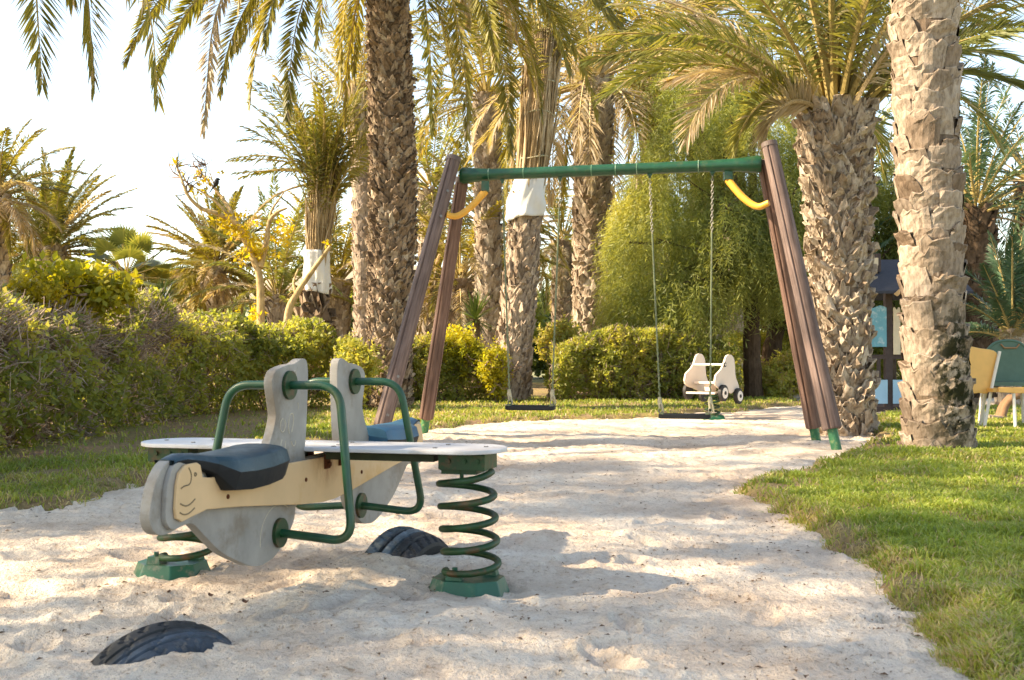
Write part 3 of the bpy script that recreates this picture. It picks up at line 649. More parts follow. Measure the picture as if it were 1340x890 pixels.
# ---- two swings hang from the bar ----
def chain(a, b, mb, lk=.034, r=.0030):
    a, b = np.array(a), np.array(b); L = np.linalg.norm(b-a); n = max(2, int(L/(lk*.78))); d = (b-a)/L
    s1 = np.cross(d, [0, 1, 0]); s1 /= np.linalg.norm(s1); s2 = np.cross(d, s1)
    for i in range(n):
        c = a+d*(i+.5)*L/n; s_ = s1 if i % 2 else s2; th = np.arange(10)/10*2*np.pi
        tube(mb, c+np.outer(np.cos(th), d)*lk*.5+np.outer(np.sin(th), s_)*lk*.30, r, 5, closed=True, cap=False)
def hanging_swing(tops, bots, seatc, label, chain_frac, rz):
    loc = np.array(seatc); t = empty('swing', loc); tag(t, label, 'swing', 'swings hanging from the green crossbar')
    W, D, H = .46, .17, .042; mb = MB()
    n = 28; ringp = []
    for i in range(n):
        a = i/n*2*math.pi; c_, s_ = math.cos(a), math.sin(a); ringp.append((W/2*math.copysign(abs(c_)**.35, c_), D/2*math.copysign(abs(s_)**.45, s_)))
    V = []
    for z, s in ((-H/2, .94), (-H/2+.008, 1), (H/2-.008, 1), (H/2, .96), (H/2-.006, .86)): V += [(x*s*math.cos(rz)-y*s*math.sin(rz), x*s*math.sin(rz)+y*s*math.cos(rz), z) for x, y in ringp]
    F = [[i*n+j, i*n+(j+1) % n, (i+1)*n+(j+1) % n, (i+1)*n+j] for i in range(4) for j in range(n)]
    mb.add(V, F); mb.add(V[:n], [list(range(n))[::-1]]); mb.add(V[-n:], [list(range(n))]); mb.build('seat', SEATD, t)
    for k in (-.2, .2): mb = MB(); box(mb, (k*math.cos(rz), k*math.sin(rz), .024), (.035, .15, .012), rz); mb.build('seat_clip', SLEEVE, t)
    for tp, bt in zip(tops, bots):
        tp = np.array(tp)-loc; bt = np.array(bt)-loc; d = bt-tp
        j1 = tp+d*chain_frac; j2 = bt-d*.05
        cm = MB(); chain(tp, j1, cm); cm.build('chain', CHAIN, t); cm = MB(); chain(j2, bt, cm, .05, .005); cm.build('chain', CHAIN, t)
        n = 60; k = np.linspace(0, 1, n); q = j1+np.outer(k, j2-j1); ph = k*170
        wob = .0045*np.clip((k-.6)*5, 0, 1); q[:, 0] += wob*np.sin(ph); q[:, 1] += wob*np.cos(ph)
        rm = MB(); tube(rm, q, .0080+.0022*np.sin(k*240)*np.clip((k-.6)*4, 0, 1), 8); rp = rm.build('rope', SLEEVE, t, smooth=True)
        km = MB(); tube(km, [j2-d*.02, j2+d*.0, j2+d*.03], [.014, .022, .012], 8); tube(km, smooth_path([j2, j2+[.018, -.02, -.03], j2+[.028, -.02, -.09]]), .008, 6); km.build('knot', ROPE, rp, smooth=True)
        hm = MB(); tube(hm, [tp+[0, 0, .055], tp+[0, 0, .0]], [.018, .012], 8); box(hm, tp+[0, 0, .04], (.04, .03, .035)); hm.build('hanger', GREEN, t)
bar = lambda px: BL+bd*BLn*((px-600)/(998-600))
def btop(px):
    best = min(np.linspace(0, 1, 400), key=lambda q: abs(670+FPX*(BL+bd*BLn*q)[0]/(BL+bd*BLn*q)[1]-px)); return BL+bd*BLn*best-[0, 0, .085]
t1, t2 = btop(657), btop(733); d1 = 10.0
hanging_swing([t1, t2], [P(667, 530, t1[1]), P(722, 530, t2[1])], P(694, 533.5, (t1[1]+t2[1])/2), 'left one of the two dark swing seats, hanging in front of the leaning palm', .12, R_(-11))
t1, t2 = btop(851), btop(933)
hanging_swing([t1, t2], [P(864, 541, t1[1]), P(929, 541, t2[1])], P(895.5, 544.5, (t1[1]+t2[1])/2), 'right one of the two dark swing seats, hanging in front of the car rocker', .24, R_(-11))

# ================= THE CAR-SHAPED SPRING ROCKER =================
d0 = 13.2; o0 = P(932, 548, d0); o0[2] = 0
car = empty('car_spring_rocker', o0, 0); tag(car, 'cream car-shaped spring rocker with black wheels on a green spring near the hedge', 'spring rocker')
be = R_(39); ax = np.array([math.cos(be), -math.sin(be), 0]); fw = np.array([math.sin(be), math.cos(be), 0]); up = np.array([0, -.0, 1.0])
prof = [(360, 402), (366, 375), (378, 362), (400, 345), (428, 322), (460, 280), (476, 240), (487, 212), (503, 188), (530, 178), (562, 182), (588, 205), (602, 240), (608, 300), (612, 370), (622, 410), (642, 450), (660, 490), (664, 525), (650, 540),
        (615, 530), (580, 545), (560, 555), (520, 540), (480, 524), (440, 512), (400, 500), (362, 470), (352, 440)]
pu = [((880+a/7.42-951)/109/.63, .78-(440+b/7.42-465)/109) for a, b in prof]
cen = o0*0
for s in (1, -1):
    base = ax*.17*s + (0, 0, 0) + (fw*.0)
    if s == 1: base = ax*.20 + fw*.02
    else: base = -ax*.20 + fw*.02
    base = base+np.array([0, 0, .0 if s == 1 else .012])
    plate('side_panel', pu, .022, CARP, car, base, fw, up, ax, .004)
    for (wx, wy, r) in ((432, 545, .098), (625, 582, .095)):
        u = (880+wx/7.42-951)/109/.63; z = .78-(440+wy/7.42-465)/109
        c = base+fw*u+up*z+ax*.035*s
        mb = MB(); tube(mb, [c-ax*.022*s, c-ax*.018*s, c+ax*.018*s, c+ax*.022*s], [r*.93, r, r, r*.93], 28); wh = mb.build('wheel', BLACK, car)
        mb = MB(); tube(mb, [c+ax*.020*s, c+ax*.028*s], r*.66, 24); rim = mb.build('rim', CARW, wh)
        mb = MB(); tube(mb, [c+ax*.028*s, c+ax*.036*s], r*.22, 12); mb.build('hub', BLACK, wh)
k1 = base*0+fw*((880+465/7.42-951)/109/.63)+np.array([0, 0, .78-(440+275/7.42-465)/109])
mb = MB(); tube(mb, [k1-ax*.235+fw*.02, k1+ax*.235+fw*.02], .014, 10); mb.build('handlebar', CARW, car)
for s in (1, -1):
    mb = MB(); tube(mb, [k1+ax*.214*s+fw*.02, k1+ax*.232*s+fw*.02], .026, 12); mb.build('handlebar_cap', BLACK, car)
mb = MB(); box(mb, fw*-.05+np.array([0, 0, .455]), (.30, .24, .025), ax=[ax, fw, up]); mb.build('seat', CARP, car)
mb = MB(); box(mb, fw*-.05+np.array([0, 0, .40]), (.07, .16, .09), ax=[ax, fw, up]); box(mb, fw*-.25+np.array([0, 0, .335]), (.38, .09, .022), ax=[ax, fw, up]); mb.build('seat_support', CARP, car)
mb = MB(); box(mb, (0, 0, .335), (.36, .10, .022), ax=[ax, fw, up]); mb.build('floor_board', CARP, car)
th = np.linspace(0, 3.5*2*np.pi, 120); mb = MB(); tube(mb, np.stack([.085*np.cos(th), -.085*np.sin(th), np.linspace(.31, .06, 120)], 1), .013, 8); mb.build('spring', GREENWORN, car, smooth=True)
mb = MB(); box(mb, (.02, 0, .02), (.26, .24, .09), taper=.75); mb.build('spring_foot', GREENCAST, car)

# ================= PLAYHOUSE BEHIND THE PALMS =================
dp = 15.0; ph = P(1162, 540, dp); ph[2] = 0; sp = FPX/dp
house = empty('playhouse', ph); tag(house, 'wooden playhouse with dark pitched roof and blue panels, half hidden between the right palms', 'playhouse')
H = lambda px, py, dy=0: np.array([(px-1162)/sp, dy, CAMZ+(HY-py)/sp])
mb = None
for (px, dy) in ((1162, 0), (1245, 0), (1162, 1.0), (1245, 1.0)):
    mb = MB(); a = H(px, 540, dy); a[2] = -.05; b = H(px, 378, dy); box(mb, (a+b)/2, (.095, .095, b[2]-a[2])); mb.build('post', WOODD, house)
e0, e1, rz0 = H(1128, 392), H(1162, 352), None
def slab(name, pts, off, mat, par):
    V = np.array(list(pts)+[np.array(p)+off for p in pts], float); mb = MB(); mb.add(V, [[0, 1, 2, 3], [7, 6, 5, 4], [0, 4, 5, 1], [1, 5, 6, 2], [2, 6, 7, 3], [3, 7, 4, 0]]); return mb.build(name, mat, par)
zr, ze = 2.10, 1.60; xl, xr = -.42, 1.0
# ridge runs left to right, one slope faces the camera
roof = slab('roof', [(xl, -.42, ze), (xr, -.42, ze), (xr+.0, .5, zr), (xl+.30, .5, zr)], (0, .01, .035), ROOF, house)
slab('roof', [(xl+.30, .502, zr), (xr, .502, zr), (xr, 1.4, ze), (xl, 1.4, ze)], (0, 0, .035), ROOF, house)
slab('gable_trim', [tuple(H(1156, 387, -.44)), tuple(H(1180, 365, -.44)), tuple(H(1180, 372, -.44)), tuple(H(1160, 390, -.44))], (0, .03, 0), ORW, house)
def panel(name, x0, x1, y0, y1, mat, dy=-.065, wav=True):
    a, b = H(x0, y0), H(x1, y1); n = 10; top = [(x, a[2]+(.02*math.sin(i*1.1) if wav else 0)) for i, x in enumerate(np.linspace(a[0], b[0], n))]
    return plate(name, top+[(b[0], b[2]), (a[0], b[2])], .02, mat, house, (0, dy, 0), X_, Z_, Y_, .003)
panel('wall_panel', 1120, 1158, 402, 454, TEAL); panel('wall_panel', 1167, 1176, 404, 464, PLY); panel('wall_panel', 1240, 1246, 404, 464, PLY)
panel('base_panel', 1118, 1159, 497, 528, SKYB, wav=False)['label'] = 'pale blue lower panel'; panel('base_panel', 1166, 1240, 497, 528, SKYB, wav=False)
mb = MB(); a, b = H(1118, 464), H(1245, 470); box(mb, ((a[0]+b[0])/2, -.02, (a[2]+b[2])/2), (b[0]-a[0], .05, .06)); mb.build('railing', WOODD, house)
for px in (1135, 1149, 1183, 1205, 1225):
    mb = MB(); a = H(px, 497); b = H(px, 467); box(mb, ((a[0]), -.02, (a[2]+b[2])/2), (.045, .035, b[2]-a[2])); mb.build('baluster', WOODD, house)
mb = MB(); a = H(1118, 532); box(mb, (.35, .5, .04), (1.5, 1.1, .08)); mb.build('deck', WOODD, house)
mb = MB(); a, b = H(1152, 355, .1), H(1152, 331, .1); box(mb, (a+b)/2, (.07, .07, b[2]-a[2])); mb.build('finial_post', WOODD, house)
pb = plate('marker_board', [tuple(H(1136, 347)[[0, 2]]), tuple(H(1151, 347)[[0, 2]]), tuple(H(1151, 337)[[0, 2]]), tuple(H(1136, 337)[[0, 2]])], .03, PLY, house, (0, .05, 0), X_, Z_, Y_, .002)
mb = MB(); a = H(1143.5, 342, .03); tube(mb, [a, a-[0, .004, 0]], .018, 12); mb.build('painted_hole_disc', BLACK, pb)  # solid black disc painted on for the dark inside of the hole

# ================= CHAIRS ON THE RIGHT LAWN =================
dc = 11.0; sc_ = FPX/dc; C0 = P(1300, 570, dc); C0[2] = 0
chr1 = empty('orange_chair', C0); tag(chr1, 'orange plastic chair with white legs on the lawn beside the near palm trunk', 'chair')
K = lambda px, py, dy=0: np.array([(px-1300)/sc_, dy, CAMZ+(HY-py)/sc_])
bk = plate('backrest', smooth_outline([tuple(K(a, b)[[0, 2]]) for a, b in [(1262, 456), (1280, 456), (1303, 461), (1300, 480), (1293, 512), (1278, 514), (1264, 512), (1260, 485)]], 4), .03, CHY, chr1, (0, 0, 0), (math.cos(.2), math.sin(.2), 0), Z_, (-math.sin(.2), math.cos(.2), 0), .006)
plate('seat', [(-.08, -.18), (.40, -.22), (.42, .28), (-.08, .26)], .035, CHY, chr1, K(1300, 510), X_, Y_, Z_, .01)
plate('seat_apron', [(-.05, .0), (.42, .0), (.42, -.045), (.2, -.06), (-.05, -.05)], .02, CHY, chr1, K(1300, 506)+[0, -.22, 0], X_, Z_, Y_, .005)
for L in ([K(1307, 460, -.02), K(1296, 500, -.05), K(1281, 548, -.1)+[0, 0, 0]], [K(1314, 512, -.2), K(1314, 568, -.24)], [K(1301, 512, .2), K(1297, 558, .28)], [K(1350, 512, -.2), K(1353, 566, -.25)], [K(1352, 512, .25), K(1357, 558, .3)]):
    L = [np.array(q) for q in L]; L[-1][2] = .035; mb = MB(); tube(mb, L, .016, 10); mb.build('leg', CHW, chr1)
chr2 = empty('mesh_chair', C0+[.35, .32, 0]); tag(chr2, 'chair with green mesh back and white legs on the lawn beside the orange chair', 'chair')
K2 = lambda px, py, dy=0: K(px, py, dy)-[.35, 0, 0]
arc = [K2(1296, 500), K2(1299, 482), K2(1306, 465), K2(1317, 451), K2(1330, 446), K2(1346, 446), K2(1358, 452), K2(1368, 468), K2(1374, 500)]
arc = smooth_path(arc, 5); fab = [tuple(q[[0, 2]]) for q in arc]
bf = plate('back_fabric', fab, .02, CHG, chr2, (0, 0, 0), X_, Z_, Y_, .004)
mb = MB(); tube(mb, arc, .016, 10); mb.build('back_frame', plain('green_tube', (.06, .13, .09), .5), chr2, smooth=True)
mb = MB(); tube(mb, [K2(1327, 450, -.02), K2(1332, 455, -.02), K2(1348, 455, -.02), K2(1352, 450, -.02)], .009, 8); mb.build('grip', plain('brown_grip', (.3, .17, .08), .6), chr2)
plate('seat', [(-.05, -.2), (.55, -.2), (.55, .25), (-.05, .25)], .04, CHG, chr2, K2(1300, 503), X_, Y_, Z_, .01)
for L in ([K2(1301, 500, .0), K2(1303, 560, -.05)], [K2(1368, 500), K2(1372, 560, -.05)], [K2(1318, 500, .25), K2(1315, 555, .3)], [K2(1360, 500, .25), K2(1364, 555, .3)]):
    L = [np.array(q) for q in L]; L[-1][2] = .035; mb = MB(); tube(mb, L, .015, 10); mb.build('leg', CHW, chr2)
rail = empty('log_rail', P(1330, 555, 12.4)*[1, 1, 0]); tag(rail, 'low rustic log rail on crossed brown posts behind the orange chair', 'rail')
q0 = P(1330, 555, 12.4); q0[2] = 0
mb = MB(); tube(mb, smooth_path([P(1292, 546, 12.3)-q0, P(1320, 549, 12.4)-q0, P(1345, 553, 12.4)-q0, P(1400, 556, 12.5)-q0], 4), .032, 8); mb.build('log', plain('grey_log', (.28, .2, .14), .8, var=.4), rail, smooth=True)
for L in ([P(1322, 520, 12.6), P(1310, 535, 12.5), P(1304, 562, 12.4)], [P(1352, 517, 12.6), P(1330, 518, 12.5), P(1316, 530, 12.5), P(1310, 548, 12.4)]):
    mb = MB(); L = [a-q0 for a in L]; tube(mb, smooth_path(L, 4), .045, 8); mb.build('post', ORW if False else plain('brown_branch', (.22, .12, .06), .8), rail, smooth=True)
# ================= PALMS =================
def path_frame(path, s):
    """interpolate a polyline by arclength: position and tangent"""
    d = np.linalg.norm(np.diff(path, axis=0), axis=1); cs = np.concatenate([[0], np.cumsum(d)])
    p = np.stack([np.interp(s, cs, path[:, i]) for i in range(3)], -1); q = np.stack([np.interp(s+.01, cs, path[:, i]) for i in range(3)], -1); return p, cs[-1]
def palm_trunk(mb, path, rads, row_h, wsc, prot, seed, nx=4, ny=4, hfac=1.7, tilt=.25, rag=.25, taper=.25, bark_tone=.5, peak=.16):
    """core cylinder clad in overlapping leaf bases, in staggered rings"""
    g = rng(seed); path = smooth_path(path, 8); L = np.linalg.norm(np.diff(path, axis=0), axis=1).sum()
    sr = np.linspace(0, L, len(rads)); rf = lambda s: np.interp(s, sr, rads)
    ss = np.linspace(0, L, 40); pc, _ = path_frame(path, ss); tube(mb, pc, rf(ss)-.012, 20, 0, 0.02)
    S, A, W = [], [], []
    s = -row_h*.6; k = 0
    while s < L:
        r = rf(max(s, 0)); n = max(6, int(round(2*math.pi*r/wsc))); a0 = (k % 2)*math.pi/n+g.normal(0, .1)
        for j in range(n):
            S.append(s+g.normal(0, row_h*.16)); A.append(a0+2*math.pi*j/n+g.normal(0, .12/n*3)); W.append(math.pi/n*(1.12+g.normal(0, .12)))
        s += row_h*(1+g.normal(0, .08)); k += 1
    S, A, W = map(np.array, (S, A, W)); n = len(S); H = row_h*hfac*(1+.22*g.standard_normal(n)); pr = prot*(1+.45*g.standard_normal(n)).clip(.15, 2.4)
    a = np.linspace(-1, 1, nx+1); b = np.linspace(0, 1, ny)
    bb, aa = np.meshgrid(b, a, indexing='ij')                                   # ny x nx+1
    off = pr[:, None, None]*(bb**1.3)*(1-.55*np.abs(aa)**2.5) + g.normal(0, .1, (n, 1, 1))*pr[:, None, None]*aa
    off = off-.010*(1-bb)+g.normal(0, prot*.10, (n, ny, nx+1))
    an = A[:, None, None]+W[:, None, None]*aa*(1-taper*bb**2)+g.normal(0, tilt, (n, 1, 1))*W[:, None, None]*bb
    ht = H[:, None, None]*(bb - peak*bb*aa**2)+g.normal(0, rag, (n, 1, nx+1))*H[:, None, None]*.35*(bb > .99)
    an2 = an[:, -1:]; ht2 = ht[:, -1:]+.01; off2 = np.full_like(off[:, -1:], -.015)+0*off[:, -1:]
    offm = off[:, -1:]*.93; htm = ht[:, -1:]+H[:, None, None]*.05
    an = np.concatenate([an, an2, an2], 1); ht = np.concatenate([ht, htm, ht2], 1); off = np.concatenate([off, offm, off2], 1)
    s = np.clip(S[:, None, None]+ht, -.1, L+.12); c, _ = path_frame(path, np.clip(s, 0, L)); r = rf(np.clip(s, 0, L))+off
    V = np.stack([c[..., 0]+r*np.cos(an), c[..., 1]+r*np.sin(an), c[..., 2]+np.where(s < 0, s, 0)+np.where(s > L, s-L, 0)], -1)
    rows = ny+2; idx = np.arange(rows*(nx+1)).reshape(rows, nx+1)
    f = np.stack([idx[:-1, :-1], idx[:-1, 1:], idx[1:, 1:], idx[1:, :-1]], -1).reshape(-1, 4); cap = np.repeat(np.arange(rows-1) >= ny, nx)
    F = (np.arange(n)*rows*(nx+1))[:, None, None]+f[None]; col_ = np.clip(bark_tone+.22*g.standard_normal(n), .05, 1)  # mean bark colour of the trunk, varied at random per leaf base
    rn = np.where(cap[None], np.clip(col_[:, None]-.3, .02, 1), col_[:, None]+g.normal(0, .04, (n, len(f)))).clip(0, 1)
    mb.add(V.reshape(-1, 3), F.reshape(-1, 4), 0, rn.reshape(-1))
    return path[-1], rads[-1]

def frond(mb, base, az, el, L, droop, npair, ll, lw, rnd, g, twist=0, vang=.35, stem=.022, power=1.3, sag=.25, s0=.16, side=0):
    m = 16; s = np.linspace(0, 1, m); e = np.clip(el-droop*s**power, -1.5, 1.6); a = az+side*s**1.5
    d = np.stack([np.cos(e)*np.cos(a), np.cos(e)*np.sin(a), np.sin(e)], 1)
    p = np.asarray(base)+np.concatenate([[np.zeros(3)], np.cumsum((d[1:]+d[:-1])/2*L/(m-1), 0)])
    tube(mb, p, np.interp(s, [0, .12, 1], [stem*1.6, stem, stem*.18]), 4, 1, rnd if rnd > .87 else .5*g.random(), cap=False)
    t = np.linspace(s0, .995, npair)+g.normal(0, .3/npair, npair); t = np.clip(t, 0, 1)
    t = np.repeat(t, 2); sg = np.tile([1., -1.], npair); n = 2*npair
    pb = np.stack([np.interp(t, s, p[:, i]) for i in range(3)], 1); f = np.stack([np.interp(t, s, d[:, i]) for i in range(3)], 1)
    aa = np.interp(t, s, a); sd_ = np.stack([-np.sin(aa), np.cos(aa), 0*aa], 1); up = np.cross(f, sd_)
    up *= np.sign(up[:, 2:3]+1e-6) if False else 1
    up = -up if up[0, 2] < 0 else up
    ct, st_ = math.cos(twist), math.sin(twist); sd_, up = sd_*ct+up*st_, up*ct-sd_*st_
    al = np.interp(t, [0, .3, .8, 1], [1.15, .95, .62, .25])+g.normal(0, .07, n); be_ = vang*g.choice([.4, 1.3], n)+g.normal(0, .12, n)
    dr = f*np.cos(al)[:, None]+sd_*(sg*np.sin(al)*np.cos(be_))[:, None]+up*(np.sin(al)*np.sin(be_))[:, None]
    ln = ll*np.interp(t, [0, .16, .35, .75, 1], [.25, .55, 1, .85, .4])*(1+g.normal(0, .08, n))
    mid = pb+dr*(ln*.4)[:, None]; tip = pb+dr*ln[:, None]+np.array([0, 0, -1])*(ln*sag*(.6+.8*g.random(n)))[:, None]
    wv = np.cross(dr, up*.8+sd_*(.5*sg)[:, None]+g.normal(0, .2, (n, 3))); wv /= np.linalg.norm(wv, axis=1)[:, None]+1e-9; wv *= (lw*(.7+.6*g.random(n)))[:, None]
    V = np.stack([pb, mid-wv, tip, mid+wv], 1).reshape(-1, 3); i = np.arange(n)*4
    hi = .86 if rnd <= .86 else 1; lo = 0 if rnd <= .86 else .88
    rr = np.clip(rnd+g.normal(0, .06, n), lo, hi)
    if rnd <= .86: rr = np.where(g.random(n) < .03+.10*(t > .93), .95, rr)
    mb.add(V, np.stack([i, i+1, i+2, i+3], 1), 0, rr)

def crown(parent, top, r, nf, L, seed, el_hi=80, el_lo=-25, droop=(.8, 1.5), npair=46, ll=.42, lw=.014, mat=None, tone=.45, dead=.12, stem=.022, az_skip=None, sag=.25, extra=(), vang=.35):
    g = rng(seed); mb = MB()
    for i in range(nf):
        q = (i+.5)/nf; az = i*2.39996+g.normal(0, .15); el = R_(el_hi+(el_lo-el_hi)*q**1.0+g.normal(0, 5))
        if az_skip is not None and az_skip(az % (2*math.pi), q): continue
        isd = g.random() < dead*(q*2.2); rn = .9+.1*g.random() if isd else np.clip(tone+g.normal(0, .17), .02, .8)
        b = np.array(top)+np.array([math.cos(az)*r*.6*q**.5, math.sin(az)*r*.6*q**.5, .28*(1-q)-.12*q])
        frond(mb, b, az, el, L*(.72+.28*math.sin(math.pi*min(1, q*1.1+.25)))*(1+g.normal(0, .06)), (droop[0]+(droop[1]-droop[0])*q)*(1+g.normal(0, .12))*(1.2 if isd else 1), npair, ll*(1+g.normal(0, .06)), lw, rn, g, g.normal(0, .25), vang, stem, sag=sag, side=g.normal(0, .15))
    for (az, el, l, dr, rn) in extra: frond(mb, np.array(top)+np.array([math.cos(az)*r*.6, math.sin(az)*r*.6, 0]), az, el, l, dr, int(npair*1.5), ll*1.12, lw*1.1, rn, g, g.choice([-1, 1])*g.uniform(.4, 1.1), vang, stem, sag=.08, power=1.1)
    return mb.build('crown', [mat or PALM, STEM], parent)
def frond_to(base, tip, droop, power=1.3, el_rng=(-1.2, 1.3)):
    """azimuth, start elevation and length of a frond that leaves base and ends at tip"""
    v = np.asarray(tip, float)-np.asarray(base, float); power = 1.1; r, h = math.hypot(v[0], v[1]), v[2]; s = np.linspace(0, 1, 16); best = None
    for el in np.linspace(*el_rng, 60):
        e = np.clip(el-droop*s**power, -1.5, 1.6); ax_, az_ = np.mean((np.cos(e)[1:]+np.cos(e)[:-1])/2), np.mean((np.sin(e)[1:]+np.sin(e)[:-1])/2)
        L = math.hypot(r, h); k = math.hypot(ax_, az_); L /= k; er = abs(math.atan2(az_, ax_)-math.atan2(h, r))
        if best is None or er < best[0]: best = (er, el, L)
    return math.atan2(v[1], v[0]), best[1], best[2]
def aimed(base, r, tips, droop=1.15):
    out = []
    for (x, y, d, rn, *dd) in tips:
        b = np.asarray(base, float); az, el, L = frond_to(b, P(x, y, d), dd[0] if dd else droop); out.append((az, el, L, dd[0] if dd else droop, rn))
    return tuple(out)
def palm(px, d, label, base_z=0, lean=(0, 0), H=5, rads=(.36, .3), bark=None, row=(.09, .14, .05), seed=1, trunk_kw={}, crown_kw=None, group=None, path=None, cat='palm tree'):
    bx, by = ((px-670)/FPX*d, d); root = empty('palm_tree', (0, 0, 0)); tag(root, label, cat, group)
    pth = path if path is not None else [(bx, by, base_z-.1), (bx+lean[0]*.5, by+lean[1]*.5, H*.5), (bx+lean[0], by+lean[1], H)]
    mb = MB(); top, r = palm_trunk(mb, pth, rads, *row, seed, **trunk_kw); mb.build('trunk', bark or BARK_BROWN, root)
    if crown_kw: crown(root, top, r, **crown_kw)
    # the root Empty sits at the foot of the trunk
    off = Vector(pth[0]); root.location = off
    for o in bpy.data.objects:
        if o.parent == root: o.location = o.location-off
    return root, top

# P2: the big trunk at the right front
palm(1228, 8.55, 'thick grey palm trunk with dark moss near its foot, nearest palm on the right lawn',
     path=[P(1229, 600, 8.55)*[1, 1, 0]+[0, 0, -.05], P(1222, 420, 8.55), P(1217, 250, 8.55), P(1212, 60, 8.55), P(1209, -100, 8.55), (3.15, 8.6, 6.4)],
     rads=[.275, .245, .232, .236, .238, .238, .242, .245, .25, .25, .25, .24], bark=BARK_NEAR, row=(.125, .25, .030), seed=21, trunk_kw=dict(nx=7, ny=6, hfac=1.42, tilt=.16, rag=.22, taper=.16, bark_tone=.5, peak=.10),
     crown_kw=dict(nf=34, L=3.4, seed=22, el_hi=85, el_lo=5, droop=(.8, 1.2), npair=40, tone=.4, dead=0))
# P3: second trunk with its big crown in view
r3 = palm(1103, 10.9, 'stout tan palm with a wide low crown, standing just left of the mossy grey trunk',
     path=[P(1104, 572, 10.9)*[1, 1, 0]+[0, 0, -.05], P(1101, 450, 10.9), P(1099, 300, 10.9), P(1094, 150, 10.9)],
     rads=[.26, .265, .25, .255, .265, .275, .29, .32, .33], bark=BARK_TAN, row=(.062, .105, .06), seed=31, trunk_kw=dict(nx=4, ny=4, hfac=1.9, tilt=.8, rag=.8, taper=.35, bark_tone=.55),
     crown_kw=dict(nf=48, L=3.4, seed=32, el_hi=87, el_lo=42, droop=(.45, .9), npair=70, ll=.38, lw=.011, mat=PALM_OLIVE, tone=.62, dead=.04, stem=.026,
       extra=aimed(P(1094, 140, 10.9), .3, [(922, 172, 10.2, .93, 2.0), (985, 190, 10.3, .7, 1.9), (1022, 175, 10.4, .95, 1.8), (905, 95, 11, .94, 1.4), (815, 110, 10.2, .5, 1.3), (800, 60, 11.5, .6, 1.1), (860, 40, 9.8, .5, 1.0), (1335, 120, 11.2, .4, 1.3), (1330, 75, 12, .5, 1.1), (1300, 20, 11.4, .55, .9), (1345, 30, 10, .4, 1.0), (1150, 215, 12, .4, 1.6), (1300, 190, 12.5, .3, 1.5)])))
# P1: the main left trunk, crown above the frame with hanging fronds
palm(510, 15.0, 'tall rough brown palm left of the swing set with long fronds hanging down',
     path=[P(507, 545, 15)*[1, 1, 0]+[0, 0, -.05], P(510, 420, 15), P(514, 250, 15), P(509, 60, 15), P(506, -30, 15), P(505, -115, 15)],
     rads=[.30, .28, .275, .29, .295, .285, .27, .265, .26, .26], bark=BARK_BROWN, row=(.062, .092, .046), seed=41, trunk_kw=dict(nx=3, ny=4, hfac=1.7, tilt=.6, rag=.6, taper=.35, bark_tone=.5),
     crown_kw=dict(nf=56, L=4.0, seed=42, el_hi=80, el_lo=5, droop=(1.2, 1.7), npair=95, ll=.32, lw=.016, mat=PALM, tone=.55, dead=.10, stem=.024, vang=.5,
       extra=aimed(P(505, -115, 15), .3, [(182, 84, 13.5, .5), (216, 100, 14, .4), (280, 172, 13.8, .93, 1.9), (302, 120, 14.5, .6), (340, 140, 13.2, .6), (388, 158, 13.5, .35), (448, 118, 13, .7), (318, 60, 16.5, .6), (240, 40, 15.5, .5),
         (420, 60, 12.4, .6), (562, 170, 13, .35), (606, 175, 13.4, .6), (660, 195, 13.8, .6), (696, 150, 14, .6), (770, 150, 14.5, .65), (735, 90, 14, .6), (640, 90, 12.6, .5), (590, 110, 17, .6), (690, 120, 17, .7), (800, 60, 15, .6), (455, 160, 16.5, .7), (355, 60, 13, .5), (840, 90, 15.5, .6)])))
